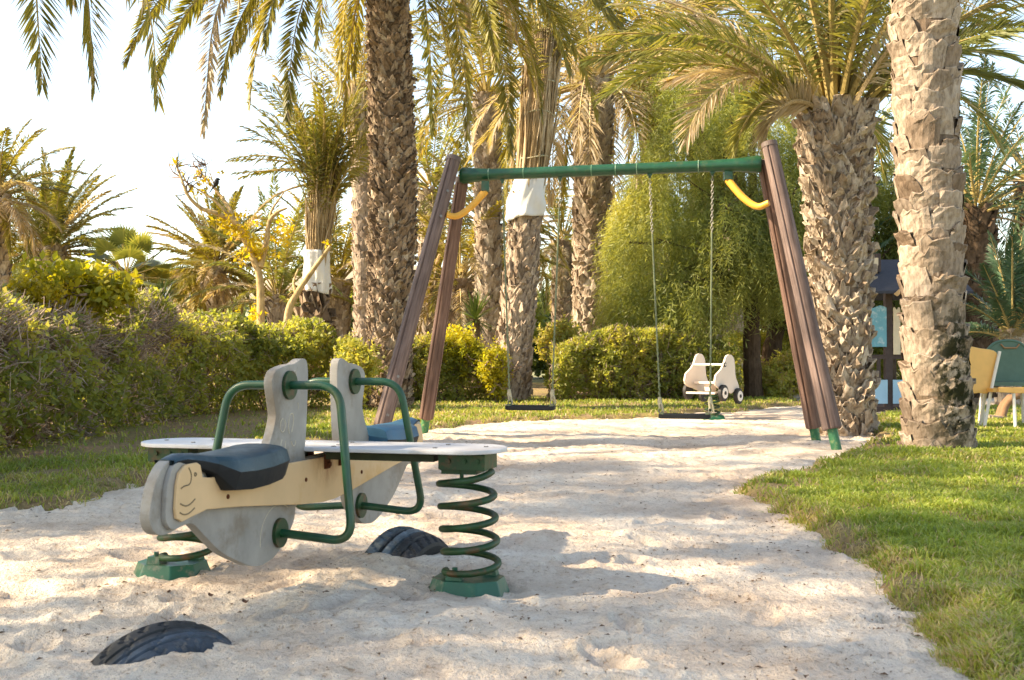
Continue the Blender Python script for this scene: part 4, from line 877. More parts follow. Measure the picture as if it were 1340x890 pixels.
# P4: palm with white cloth and tied fronds, middle
r4, top4 = palm(665, 18.0, 'leaning middle palm with a white cloth under the crossbar and fronds tied upright',
     path=[P(664, 531, 18)*[1, 1, 0]+[0, 0, -.05], P(675, 430, 18), P(684, 330, 18), P(690, 260, 18)],
     rads=[.34, .31, .27, .25, .245, .235, .22], bark=BARK_FIB, row=(.085, .13, .045), seed=51, trunk_kw=dict(nx=3, ny=4, hfac=2.0, tilt=.8, rag=.9, taper=.5, bark_tone=.55))
def bundle(parent, pts, rads, seed, n=420, mat=STRAW, fr=0, frL=1.6, spread=.35, tone=.5, fmat=PALM, npair=34):
    off = np.array(parent.location); g = rng(seed); mb = MB(); pts = smooth_path(pts, 6); L = len(pts); sr = np.linspace(0, 1, L)
    rr = np.interp(sr, np.linspace(0, 1, len(rads)), rads)
    tube(mb, pts-off, rr*.8, 14, 0, .1)
    for i in range(n):
        a = g.random()*6.283; s0 = g.random()*.6; s1 = min(1, s0+.25+.5*g.random()); ss = np.linspace(s0, s1, 5)
        c = np.stack([np.interp(ss, sr, pts[:, k]) for k in range(3)], 1)-off; q = np.interp(ss, sr, rr)*(.8+.28*g.random())+np.linspace(0, g.random()**3*.12, 5)
        a2 = a+np.linspace(0, g.normal(0, .35), 5); c[:, 0] += np.cos(a2)*q; c[:, 1] += np.sin(a2)*q
        tube(mb, c, g.uniform(.006, .02)*np.array([1, 1, .9, .7, .3]), 4, 0, g.random(), cap=False)
    mb.build('tied_fronds', mat, parent)
    for q in (.28, .50, .70):
        c = np.array([np.interp(q, sr, pts[:, k]) for k in range(3)])-off; th = np.arange(20)/20*2*np.pi; r_ = np.interp(q, sr, rr)*1.06; mb = MB()
        tube(mb, np.stack([c[0]+r_*np.cos(th), c[1]+r_*np.sin(th), c[2]+.03*np.sin(th*2+q*9)], 1), .014, 5, closed=True, cap=False); mb.build('rope_tie', ROPE, parent)
    if fr:
        mb = MB(); tp = pts[-1]-off; bt = np.array([np.interp(.45, sr, pts[:, k]) for k in range(3)])-off
        for i in range(fr):
            az = i*2.4; q = (i+.5)/fr
            frond(mb, bt+(tp-bt)*g.random()+np.array([math.cos(az), math.sin(az), 0])*rr[-1]*.4, az, R_(88-spread*90*q+g.normal(0, 4)), frL*(.8+.4*g.random()), .25+.5*q, npair, .34, .014, np.clip(tone+g.normal(0, .2), 0, .85), g, g.normal(0, 1.2), .3, .018)
        mb.build('crown', [fmat, STEM], parent)
bundle(r4, [P(690, 275, 18), P(697, 215, 18), P(704, 150, 18), P(708, 95, 18), P(712, 40, 18)], [.22, .235, .25, .24, .22], 52, 520, fr=22, frL=2.0, spread=.45, tone=.6)
def cloth(label, pts, rads, seed, hem=.08, notch=None):
    g = rng(seed); pts = np.array(pts, float); n = 56; m = 16; V = []
    for i in range(m):
        q = i/(m-1); c = pts[0]*(1-q)+pts[1]*q; r = np.interp(q, np.linspace(0, 1, len(rads)), rads)
        for j in range(n):
            a = j/n*2*math.pi; f = .022*math.sin(a*5+q*3+seed)+.014*math.sin(a*11-q*5)+.016*math.sin(q*9+a*3)
            rr = r+f*(.4+.6*(1-q)); dz = hem*(1-q)**3*(math.sin(a*2+seed)+.6*math.sin(a*3.0+1))
            if notch and i < 6 and math.sin(a) < 0: dz += max(0, .32-abs(a-notch)*1.6)*(1-i/6)
            V.append((c[0]+rr*math.cos(a), c[1]+rr*math.sin(a), c[2]+dz))
    F = [[i*n+j, i*n+(j+1) % n, (i+1)*n+(j+1) % n, (i+1)*n+j] for i in range(m-1) for j in range(n)]
    mb = MB(); mb.add(V, F); o = mb.build('cloth_wrap', WHITEC, smooth=True, loc=pts[0]); so_ = o.modifiers.new('t', 'SOLIDIFY'); so_.thickness = .008
    return tag(o, label, 'cloth', 'white cloths wrapped round palms')
cloth('white cloth wrapped round the leaning middle palm just under the green crossbar', [P(686, 286, 18), P(694, 233, 18)], [.315, .31, .28, .26], 3, .05, notch=None)
# P5: rough palm right of the white-wrapped one
palm(773, 22.0, 'straight tall palm between the white-wrapped middle palm and the weeping tree',
     path=[P(773, 520, 22)*[1, 1, 0], P(774, 330, 22), P(777, 110, 22)],
     rads=[.36, .35, .34, .33, .36, .40], bark=BARK_TAN, row=(.10, .15, .055), seed=61, trunk_kw=dict(nx=3, ny=3, hfac=1.8, tilt=.6, rag=.6, bark_tone=.45),
     crown_kw=dict(nf=56, L=4.2, seed=62, el_hi=80, el_lo=-35, droop=(1.0, 1.6), npair=52, ll=.50, lw=.019, tone=.55, dead=.25, stem=.03))
# P6: tied palm on the left with white wrap
r6, top6 = palm(412, 19.0, 'palm with a low white cloth and a tied green tuft beside the crooked yellow tree',
     path=[P(414, 520, 19)*[1, 1, 0], P(412, 430, 19), P(413, 380, 19)], rads=[.26, .27, .27, .16], bark=BARK_BROWN, row=(.10, .16, .09), seed=71, trunk_kw=dict(nx=3, ny=3, hfac=2.2, tilt=1, rag=1, bark_tone=.3))
bundle(r6, [P(413, 390, 19), P(416, 330, 19), P(420, 270, 19), P(426, 215, 19)], [.13, .15, .20, .24], 72, 420, fr=64, frL=1.75, spread=.30, tone=.42, fmat=PALM)
mbx = MB(); gg = rng(73); o6 = np.array(r6.location)
for (az, el, l, dr) in [(3.1, .45, 1.7, .7), (3.2, .75, 1.6, .9), (2.9, .2, 1.6, .5), (3.3, .05, 1.5, .2), (3.0, 1.0, 1.5, .9), (3.4, .3, 1.6, .5)]:
    frond(mbx, P(424, 225, 19)-o6, az, el, l, dr, 34, .3, .013, .35, gg, .2, .3, .02)
frond(mbx, P(408, 240, 19)-o6, 3.5, -.2, 1.3, .9, 26, .14, .01, .95, gg)
mbx.build('loose_fronds', [PALM, STEM], r6)
cloth('white cloth wrapped low round the palm with the tied green tuft', [P(415, 384, 19), P(413, 328, 19)], [.235, .225, .22, .215], 5, .02)
# P7: tall palm behind P6 and P1
r7, top7 = palm(474, 24.0, 'slim palm with tied yellow fronds directly behind the tall brown trunk', path=[P(478, 500, 24)*[1, 1, 0], P(474, 300, 24), P(472, 200, 24)], rads=[.24, .2, .2], bark=BARK_FIB, row=(.12, .15, .04), seed=75, trunk_kw=dict(nx=3, ny=3))
bundle(r7, [P(472, 215, 24), P(470, 160, 24), P(468, 110, 24)], [.22, .26, .30], 76, 200, fr=26, frL=2.2, spread=.5, tone=.7)
# background palms: px, distance, crown y, label, frond length, tone, material, seed, radius
BG = [
 (70, 25, 328, 'green palm with a full round crown against the sky, left of the fan palm', 2.1, .30, PALM, 81, .30, 56, dict(el_hi=84, el_lo=-2, droop=(.4, 1.1), dead=.03, lw=.016, ll=.32, npair=80), None),
 (-6, 20, 262, 'brown-trunked palm cut off by the left edge of the picture', 1.5, .40, PALM, 82, .17, 40, dict(el_hi=75, el_lo=-35, droop=(.5, 1.3)), None),
 (279, 28, 352, 'short bushy palm with brownish fronds standing behind the small bare-branched tree', 2.0, .62, PALM, 83, .20, 50, dict(el_hi=85, el_lo=-28, droop=(.3, 1.0), dead=.22, lw=.018, ll=.32, npair=80), None),
 (272, 29.5, 366, 'slender palm close behind the short bushy brownish palm', 1.6, .6, PALM, 84, .15, 26, dict(el_hi=60, el_lo=-40, droop=(.5, 1.2), dead=.4), None),
 (20, 30, 400, 'low pale palm behind the hedge at the far left', 1.8, .5, PALM_OLIVE, 85, .2, 30, dict(el_hi=80, el_lo=0, droop=(.4, 1.0)), None),
 (368, 26, 392, 'low palm with long pale fronds behind the crooked yellow-leaved tree', 3.0, .5, PALM_OLIVE, 86, .22, 34, dict(el_hi=82, el_lo=10, droop=(.5, 1.3)), None),
 (448, 27, 372, 'yellow-green palm spreading behind the foot of the tall brown trunk', 2.6, .65, PALM, 87, .22, 36, dict(el_hi=80, el_lo=-5, droop=(.5, 1.3)), None),
 (602, 26, 372, 'shaggy palm seen between the two left swing posts', 3.0, .6, PALM, 88, .32, 44, dict(el_hi=80, el_lo=-25, droop=(.7, 1.4), dead=.3), BARK_BROWN),
 (634, 29, 300, 'brown-trunked palm behind the left swing rope', 3.4, .65, PALM, 89, .36, 46, dict(el_hi=75, el_lo=-35, droop=(.7, 1.5), dead=.3), BARK_BROWN),
 (560, 30, 250, 'palm with yellow fronds high between the tall brown trunk and the left swing post', 3.6, .7, PALM_OLIVE, 90, .3, 44, dict(el_hi=75, el_lo=-30, droop=(.6, 1.3), dead=.1), None),
 (737, 33, 318, 'distant grey palm between the two tall middle trunks', 3.2, .5, PALM_OLIVE, 91, .33, 42, dict(el_hi=75, el_lo=-40, droop=(.7, 1.5), dead=.2), BARK_FIB),
 (640, 25, 130, 'palm with a golden crown spreading behind the leaning middle palm', 3.8, .68, PALM, 100, .28, 50, dict(el_hi=80, el_lo=-20, droop=(.8, 1.4), dead=.08), None),
 (925, 25, 20, 'tall palm whose crown hangs over the top of the weeping tree', 3.8, .6, PALM_OLIVE, 105, .28, 50, dict(el_hi=75, el_lo=-35, droop=(.8, 1.4), dead=.1), None),
 (860, 27, 60, 'palm whose yellow-green crown overhangs the weeping tree', 4.0, .6, PALM, 92, .3, 50, dict(el_hi=75, el_lo=-45, droop=(.9, 1.5), dead=.15), None),
 (1286, 20, 275, 'dark-trunked palm with blue-green upright fronds right of the near trunk', 2.6, .45, PALM_BLUE, 93, .27, 40, dict(el_hi=85, el_lo=-5, droop=(.4, 1.1), dead=.05), DARKBARK),
 (1350, 24, 240, 'blue-green palm at the right edge of the picture', 3.0, .4, PALM_BLUE, 94, .25, 44, dict(el_hi=80, el_lo=-40, droop=(.6, 1.4)), DARKBARK),
 (1320, 17, 440, 'low dark-green young palm behind the chairs', 1.5, .3, PALM_BLUE, 95, .16, 30, dict(el_hi=85, el_lo=20, droop=(.2, .8)), None),
 (1120, 30, 240, 'palm glimpsed in the gap between the two right trunks', 3.0, .45, PALM_OLIVE, 96, .25, 36, dict(el_hi=75, el_lo=-30, droop=(.6, 1.3)), None),
 (960, 34, 120, 'far palm behind the weeping tree', 3.6, .5, PALM, 97, .3, 40, dict(el_hi=75, el_lo=-30, droop=(.7, 1.4)), None),
]
for (px, d, cy, lab, L, tone, mt, sd0, tr, nf, kw, bk) in BG:
    H = CAMZ+(HY-cy)/FPX*d; k = dict(nf=nf, L=L, seed=sd0, npair=60, ll=.30, lw=.0115*d/17, mat=mt, tone=tone, stem=.02); k.update(kw)
    palm(px, d, lab, H=H, lean=(.1*math.sin(sd0), 0), rads=(tr*1.1, tr, tr*1.12), bark=bk or BARK_TAN, row=(.13, .17, .05), seed=sd0, trunk_kw=dict(nx=2, ny=3, tilt=.5, rag=.5), crown_kw=k)
# palm outside the frame on the left whose fronds hang in at the top left
palm(-150, 9.4, 'palm just outside the left edge whose hanging frond tips show at the top left', H=6.1, path=[(-5.35, 9.4, -.1), (-5.3, 9.4, 3), (-5.2, 9.3, 5.6)], rads=(.32, .3, .32), row=(.12, .16, .05), seed=98, trunk_kw=dict(nx=2, ny=3),
     crown_kw=dict(nf=40, L=3.2, seed=99, el_hi=80, el_lo=0, droop=(1.1, 1.6), npair=60, ll=.36, lw=.012, tone=.4, az_skip=lambda a, q: (a < .95 or a > 5.2),
       extra=aimed((-5.2, 9.3, 5.7), .3, [(20, 97, 9.2, .45), (90, 97, 9.3, .5), (172, 116, 9.0, .45), (140, -30, 8.6, .5), (60, -20, 9.8, .5)], 1.45)))
# fan palm
def fan_palm(px, cy, d, label, seed, L=.9, nl=16, mat=None):
    root = empty('fan_palm', (0, 0, 0)); tag(root, label, 'fan palm'); g = rng(seed); b = P(px, cy, d); mb = MB()
    tube(mb, [(0, 0, -.1), (0, 0, b[2])], [.2, .17], 12, 0, .3); root.location = (b[0], d, 0); mb.build('trunk', BARK_BROWN, root); mb = MB()
    for i in range(nl):
        az = i*2.4; el = R_(80-100*(i/nl)); dv = np.array([math.cos(el)*math.cos(az), math.cos(el)*math.sin(az), math.sin(el)]); c0 = np.array([0, 0, b[2]]); c1 = c0+dv*L*.75; tube(mb, [c0, c1], .012, 4, 1)
        sdv = np.cross(dv, [0, 0, 1.]); sdv /= np.linalg.norm(sdv)+1e-6; up = np.cross(sdv, dv); fan = np.linspace(-1.7, 1.7, 26)
        for f in fan:
            dr = dv*math.cos(f)+sdv*math.sin(f)+up*.12; tip = c1+dr*L*.6*(1-.15*abs(f))-np.array([0, 0, .12]); w_ = np.cross(dr, up); w_ = w_/np.linalg.norm(w_)*.028
            mb.add([c1, (c1+tip)/2-w_, tip, (c1+tip)/2+w_], [[0, 1, 2, 3]], 0, np.clip(.4+g.normal(0, .15), 0, .86))
    mb.build('crown', [mat or PALM, STEM], root)
fan_palm(165, 362, 24, 'small fan palm with bright green pleated leaves behind the left hedge', 5, 1.0, 20, PALM_OLIVE)
fan_palm(192, 392, 26, 'lower fan palm half hidden behind the left hedge', 6, .9, 18)
fan_palm(238, 400, 32, 'dark-leaved fan palm behind the bushy palm', 7, 1.1, 18, DARKL)  # darker leaf material than the other fan palms

# ================= BROADLEAF GROWTH =================
def unit(v): return v/(np.linalg.norm(v, axis=-1, keepdims=True)+1e-9)
def sprigs(mb, C, D, K, slen, ll, lw, rnd, g, spread=.9, grav=0, m=0):
    """shoots at C along D, each with K leaves"""
    n = len(C); D = unit(D); U = unit(np.cross(D, g.normal(0, 1, (n, 3)))); Vv = np.cross(D, U)
    k = np.arange(K); ph = k[None]*2.4+g.random((n, 1))*6.28
    rad = U[:, None]*np.cos(ph)[..., None]+Vv[:, None]*np.sin(ph)[..., None]
    sl = np.broadcast_to(np.asarray(slen, float), (n,))
    b = C[:, None]+D[:, None]*((k[None]/K)*sl[:, None])[..., None]
    b[..., 2] -= grav*((k/K)**2)[None]*sl[:, None]
    dr = unit(D[:, None]*(1-spread*.55)+rad*spread+g.normal(0, .18, (n, K, 3))+np.array([0, 0, -grav*.6]))
    L = ll*(.6+.7*g.random((n, K, 1))); wv = unit(np.cross(dr, g.normal(0, 1, (n, K, 3))*.7+D[:, None]))*lw*L/ll
    tip = b+dr*L; mid = b+dr*L*.5
    V = np.stack([b, mid-wv, tip, mid+wv], 2).reshape(-1, 3); i = np.arange(n*K)*4
    rr = np.clip(np.broadcast_to(np.asarray(rnd).reshape(-1, 1), (n, K))+g.normal(0, .10, (n, K)), 0, 1).ravel()
    mb.add(V, np.stack([i, i+1, i+2, i+3], 1), m, rr)
def twigs(mb, A, B, r, g, m=0, bend=.12, rn=(.2, .9), k=5):
    for a, b in zip(A, B):
        t = np.linspace(0, 1, k)[:, None]; q = a*(1-t)+b*t+np.sin(t*np.pi)*g.normal(0, bend, 3)+g.normal(0, bend*.12, (k, 3))
        tube(mb, q, np.linspace(r, r*.35, k)*(.6+.8*g.random()), 3, m, g.uniform(*rn), cap=False)
def hedge(name, label, pts, width, height, nsp, seed, ll=.040, bare=None, ntw=700, K=7, mat=HEDGE, tone=.45, topy=.0):
    g = rng(seed); root = empty(name, (*pts[0], 0)); tag(root, label, 'hedge'); off = np.array([*pts[0], 0.]); pts = np.array(pts, float)
    seg = np.linalg.norm(np.diff(pts, axis=0), axis=1); cs = np.concatenate([[0], np.cumsum(seg)]); Lt = cs[-1]
    def at(s):
        x = np.interp(s, cs, pts[:, 0]); y = np.interp(s, cs, pts[:, 1]); e = .15; tx = np.interp(s+e, cs, pts[:, 0])-np.interp(s-e, cs, pts[:, 0]); ty = np.interp(s+e, cs, pts[:, 1])-np.interp(s-e, cs, pts[:, 1]); n_ = np.hypot(tx, ty)+1e-9
        return x, y, -ty/n_, tx/n_
    def place(s, th, depth):
        """th: 0..1 over the cross-section from one foot over the top to the other foot"""
        x, y, nx_, ny_ = at(s); per = 2*height+width; q = th*per
        side = np.where(q < height, -1, np.where(q > height+width, 1, (q-height)/width*2-1)); z = np.where(q < height, q, np.where(q > height+width, per-q, height))
        lump = (fbm(s*2.2+seed, th*7, 4)-.5); hh = 1+.16*(fbm(s*1.1+seed*3, s*0, 3)-.5)*2; rnd_ = np.clip((z/height-.75)*4, 0, 1)*.14*np.abs(side)**3
        w2 = width/2*(.80+.2*np.sin(np.clip(z/height, 0, 1)*2.6))+lump*.46-depth; z2 = z*hh-rnd_*height+lump*.30*(z > height*.9)-depth*(z >= height*.95)
        return np.stack([x+nx_*side*w2, y+ny_*side*w2, np.maximum(z2, .03)], -1), np.stack([nx_*side*(z < height*.98), ny_*side*(z < height*.98), (z > height*.9)*1.2+.35], -1)
    s = g.random(nsp)*Lt; th = g.random(nsp)**1.0; dep = np.abs(g.normal(0, .11, nsp)); p, nrm = place(s, th, dep)
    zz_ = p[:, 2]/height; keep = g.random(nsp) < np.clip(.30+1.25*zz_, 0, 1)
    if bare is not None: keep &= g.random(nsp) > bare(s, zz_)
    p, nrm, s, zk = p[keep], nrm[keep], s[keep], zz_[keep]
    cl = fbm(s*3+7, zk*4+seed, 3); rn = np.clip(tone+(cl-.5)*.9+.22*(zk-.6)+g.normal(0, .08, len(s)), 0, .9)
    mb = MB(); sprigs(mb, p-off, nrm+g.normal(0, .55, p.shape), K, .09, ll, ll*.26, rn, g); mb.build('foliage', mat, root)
    # woody inside: stems from the ground and fine grey twigs near the surface
    mb = MB(); nst = int(Lt*16); s = g.random(nst)*Lt; x, y, nx_, ny_ = at(s); j = g.normal(0, .12, nst)*width; A = np.stack([x+nx_*j, y+ny_*j, 0*x-.03], 1)
    p2, _ = place(np.clip(s+g.normal(0, .25, nst), 0, Lt), g.random(nst), .12+.1*g.random(nst)); p2[:, 2] = np.maximum(p2[:, 2], height*.45); twigs(mb, A-off, p2-off, .014, g, bend=.07, rn=(.1, .6), k=6)
    s = g.random(ntw)*Lt; th = g.random(ntw); 
    if bare is not None:
        w_ = bare(s, np.full(ntw, .7)); k_ = g.random(ntw) < .35+w_; s, th = s[k_], th[k_]
    a_, nn = place(s, th, .22); b_, _ = place(np.clip(s+g.normal(0, .12, len(s)), 0, Lt), np.clip(th+g.normal(0, .05, len(s)), 0, 1), -.07+.14*g.random(len(s))); b_[:, 2] += .05
    twigs(mb, a_-off, b_-off, .0075, g, bend=.05, rn=(.5, 1), k=4)
    mb.build('branches', TWIG, root); return root
# long left hedge running away from the camera, a twiggy grey patch in its nearer half
hedge('hedge', 'long clipped hedge along the left side with grey bare twigs showing in its side', [(-4.05, 5.2), (-4.10, 8), (-4.25, 10.5), (-4.25, 13.0), (-3.75, 14.6), (-2.75, 15.6)], 1.0, 1.27, 19000, 101, ll=.066,
      bare=lambda s, z: np.clip(1.35-np.abs(s-4.6)*.26, 0, .95)*np.clip((z-.30)*3, 0, 1)*np.clip((fbm(s*1.6, z*3, 3)-.25)*4, .45, 1.1)*(z < 1.0), ntw=16000)
hedge('hedge', 'low hedge behind the left swing posts, left of the middle palm', [(-2.75, 16.6), (-1.4, 17.2), (-.62, 17.7)], .9, 1.0, 4800, 102, ll=.062, ntw=1600, tone=.5)
hedge('hedge', 'low dense hedge behind the swings between the middle palm and the car rocker', [(.62, 17.8), (2.0, 17.9), (3.55, 18.4)], .9, 1.03, 7600, 103, ll=.062, ntw=2600, tone=.45)
hedge('hedge', 'low hedge behind the dark tree trunk', [(4.2, 21.5), (6.0, 21.8), (9.5, 22)], 1.0, 1.2, 5000, 104, ll=.065, ntw=300, tone=.35)  # lower leaf tone than the other hedges

def lobes_tree(name, label, cat, base, lobes, nsp, seed, mat, ll, lw, K=8, slen=.14, tone=.45, down=0, trunk=None, bark=None, stemr=.12, grav=0, spread=.9, shell=.75, group=None, nb=40, twr=.02, hang=None):
    """lobes: (x,y,z,rx,ry,rz) world; leaves on shoots through the outer part of each lobe"""
    g = rng(seed); base = np.array(base, float); root = empty(name, base); tag(root, label, cat, group); lobes = np.array(lobes, float)
    vol = (lobes[:, 3]*lobes[:, 4]*lobes[:, 5])**.75; pick = g.choice(len(lobes), nsp, p=vol/vol.sum()); l = lobes[pick]
    u = unit(g.normal(0, 1, (nsp, 3))); rad = shell+(1-shell)*g.random(nsp)-.45*g.random(nsp)**3; lump = .82+.36*fbm(u[:, 0]*2.5+pick*3, u[:, 2]*2.5+u[:, 1]*2, 3)
    C = l[:, :3]+u*l[:, 3:]*(rad*lump)[:, None]; C[:, 2] = np.maximum(C[:, 2], .15)
    D = u*.8+g.normal(0, .5, (nsp, 3))+np.array([0, 0, .3]); 
    if down: D = D*(1-down)+np.array([0, 0, -1])*down*1.5
    cl = fbm(C[:, 0]*1.4+seed, C[:, 2]*1.4+C[:, 1], 3); rn = np.clip(tone+(cl-.5)*1.0+g.normal(0, .1, nsp), 0, 1)
    sl = slen*(.6+.8*g.random(nsp)); mb = MB(); sprigs(mb, C-base, D, K, sl, ll, lw, rn, g, spread, grav); mb.build('crown', mat, root)
    mb = MB(); tp = np.array(trunk) if trunk is not None else np.array([base, [base[0], base[1], lobes[:, 2].min()]])
    q = smooth_path(tp, 5) if len(tp) > 2 else tp; tube(mb, q-base, np.linspace(stemr, stemr*.7, len(q))*(1+.06*np.sin(np.arange(len(q))*2.1)), 10, 0, .5)
    A = np.repeat(tp[-1:], nb, 0)+g.normal(0, .05, (nb, 3)); pk = g.choice(len(lobes), nb); B = lobes[pk, :3]+unit(g.normal(0, 1, (nb, 3)))*lobes[pk, 3:]*.7
    twigs(mb, A-base, B-base, twr*2.2, g, bend=.18, k=7, rn=(.2, .7)); mb.build('trunk', bark or DARKBARK, root); return root
def lob(px, py, d, rx, rz, ry=None):
    c = P(px, py, d); s = d/FPX; return (c[0], c[1], c[2], rx*s, (ry or rx)*s, rz*s)
# weeping fine-leaved tree
lobes_tree('weeping_tree', 'large weeping tree with fine green leaves and a dark trunk behind the car rocker', 'tree', (*P(986, 540, 19)[:2], 0),
    [lob(900, 210, 19.5, 70, 90), lob(985, 190, 19.5, 80, 90), lob(860, 330, 18.8, 60, 85), lob(950, 310, 18.6, 70, 80), lob(1030, 290, 19, 60, 90), lob(1010, 345, 18.6, 55, 45), lob(900, 390, 18.4, 60, 55), lob(1060, 220, 20, 50, 90), lob(930, 120, 20.5, 80, 70), lob(1045, 350, 20, 55, 45), lob(845, 430, 19.2, 42, 60)],
    5600, 111, FEATHER, .12, .0072, K=26, slen=.6, tone=.52, down=.60, trunk=[P(986, 540, 19)*[1, 1, 0], P(984, 470, 19), P(983, 400, 19), P(975, 330, 19)], bark=DARKBARK, stemr=.17, spread=.75, grav=.12, shell=.6, nb=60)
lobes_tree('weeping_tree', 'smaller lime-green weeping tree at the left of the large weeping tree', 'tree', (*P(818, 520, 20)[:2], 0),
    [lob(822, 300, 20, 34, 70), lob(815, 400, 19.6, 34, 70), lob(845, 250, 20.5, 35, 60), lob(826, 470, 19.4, 36, 40)], 2300, 112, FEATHER, .12, .0065, K=28, slen=.8, tone=.75, down=.75, stemr=.08, spread=.75, grav=.12, shell=.5, nb=24)
lobes_tree('weeping_tree', 'weeping tree in the gap between the two right palm trunks', 'tree', (*P(1165, 520, 21)[:2], 0),
    [lob(1150, 260, 21, 50, 70), lob(1180, 330, 21, 60, 60), lob(1120, 380, 22, 60, 60)], 1300, 113, FEATHER, .16, .011, K=22, slen=.8, tone=.35, down=.7, stemr=.12, spread=.75, grav=.1, shell=.5, nb=24)
lobes_tree('leaning_trunk_tree', 'tree with a rough dark leaning trunk right of the weeping tree trunk', 'tree', (*P(1008, 535, 21)[:2], 0),
    [lob(1030, 400, 21, 50, 30), lob(1000, 380, 21.5, 40, 30)], 500, 114, HEDGE, .09, .03, K=8, slen=.2, tone=.3, trunk=[P(1004, 530, 21)*[1, 1, 0], P(1008, 470, 21), P(1016, 430, 21)], stemr=.22, nb=16)
# bright shrubs
def shrub(px, y0, d, rx, rz, n, seed, mat, label, ll=.06, tone=.5, K=8, slen=.16, lw=None, top=None):
    g = rng(seed); b = P(px, 520, d); s = d/FPX; lob_ = [(b[0]+g.normal(0, rx*.35)*s, d+g.normal(0, .15), max(.3, CAMZ+(HY-y0)*s-rz*s*(.6+.9*g.random())), rx*s*(.5+.3*g.random()), rx*s*.55, rz*s*(.6+.3*g.random())) for _ in range(6)]
    return lobes_tree('shrub', label, 'shrub', (b[0], d, 0), lob_, n, seed, mat, ll, lw or ll*.27, K=K, slen=slen, tone=tone, stemr=.02, shell=.45, nb=26, bark=TWIG, twr=.006)
shrub(118, 350, 10.3, 55, 26, 430, 121, LIME, 'yellow-green leafy shrub rising above the near left hedge', .085, .5)
shrub(60, 378, 9.8, 40, 16, 420, 128, YELLOWL, 'golden shrub top showing over the hedge at the far left', .05, .5)
shrub(598, 438, 17.2, 40, 26, 900, 122, LIME, 'bright lime shrub between the two left swing posts and the middle palm', .065, .35)
shrub(738, 420, 18.4, 26, 30, 600, 123, HEDGE, 'leafy shrub right of the middle palm foot', .065, .6)
shrub(470, 440, 14.3, 22, 40, 520, 124, HEDGE, 'leafy shoots growing at the left of the tall brown palm foot', .07, .45)
shrub(1030, 470, 19.5, 30, 36, 800, 125, HEDGE, 'yellow-green shrub right of the dark tree trunk', .08, .7)
shrub(648, 440, 17.2, 16, 40, 420, 126, LIME, 'narrow lime shrub at the left of the middle palm foot', .065, .4)
shrub(860, 470, 18.9, 60, 26, 900, 127, LIME, 'low lime growth above the hedge under the weeping tree', .07, .5)
shrub(1320, 440, 22, 60, 60, 900, 129, HEDGE, 'leafy shrub behind the orange chair', .1, .5)
# yucca
def yucca(px, cy, d, L, label, seed):
    g = rng(seed); c = P(px, cy, d); root = empty('yucca', (c[0], d, 0)); tag(root, label, 'yucca'); mb = MB(); tube(mb, [(0, 0, -.05), (0, 0, c[2])], [.07, .09], 8, 0, .3); mb.build('trunk', BARK_BROWN, root); mb = MB()
    for i in range(110):
        az = i*2.4; el = R_(85-120*(i/110)+g.normal(0, 6)); dv = np.array([math.cos(el)*math.cos(az), math.cos(el)*math.sin(az), math.sin(el)]); l = L*(.8+.3*g.random())
        w_ = np.cross(dv, [0, 0, 1.]); w_ = w_/(np.linalg.norm(w_)+1e-6)*.018; o = np.array([0, 0, c[2]]); mb.add([o-w_*.5, o+w_*.5, o+dv*l*.5+w_, o+dv*l*.5-w_], [[0, 1, 2, 3]], 0, g.random()*.8); mb.add([o+dv*l*.5-w_, o+dv*l*.5+w_, o+dv*l-[0, 0, .04]], [[0, 1, 2]], 0, g.random()*.8)
    mb.build('crown', DARKL, root)
yucca(622, 418, 20.5, .62, 'dark spiky yucca above the hedge left of the middle palm', 9)
yucca(212, 400, 21, .6, 'spiky agave-like plant above the left hedge', 10)
# small crooked tree with a bare-branched top and yellow leaves, and the bird on it
root = empty('crooked_tree', P(341, 520, 18)*[1, 1, 0]); tag(root, 'small crooked tree with a smooth tan trunk, yellow leaves and bare twigs against the sky', 'tree')
b0 = np.array(root.location); mb = MB(); g = rng(131)
br = lambda L, r: tube(mb, smooth_path([P(x, y, d)-b0 for x, y, d in L], 5), np.linspace(r[0], r[1], 5*(len(L)-1)+1), 9, 0, .6)
br([(341, 525, 18), (341, 420, 18), (340, 370, 18), (335, 345, 18)], (.075, .055)); br([(336, 350, 18), (322, 318, 18), (308, 292, 17.9), (285, 280, 17.8), (262, 272, 17.7), (245, 255, 17.6), (236, 232, 17.6), (230, 218, 17.6)], (.06, .012))
br([(340, 350, 18), (348, 318, 18.1), (352, 290, 18.2), (362, 278, 18.2), (375, 272, 18.2)], (.055, .018)); br([(308, 292, 17.9), (298, 270, 18), (283, 250, 18.1), (268, 232, 18.1), (255, 218, 18.2)], (.04, .008)); br([(300, 282, 17.9), (280, 262, 17.9), (262, 250, 17.9), (244, 238, 17.9)], (.025, .006))
br([(352, 292, 18.2), (355, 275, 18.3), (372, 250, 18.4)], (.03, .01)); br([(283, 250, 18.1), (276, 232, 18.1), (268, 205, 18.1)], (.015, .003)); mb.build('trunk', PALEBARK, root, smooth=True)
mb = MB(); A = []; B = []
for (x, y) in [(236, 232), (230, 218), (255, 218), (268, 215), (245, 240), (262, 232), (244, 252), (268, 235)]:
    for _ in range(6): A.append(P(x, y, 17.8)-b0); B.append(P(x+g.normal(-4, 11), y-abs(g.normal(6, 15)), 17.8+g.normal(0, .2))-b0)
twigs(mb, np.array(A), np.array(B), .012, g, bend=.05, rn=(.0, .4), k=5); mb.build('twigs', TWIG, root)
C = []; 
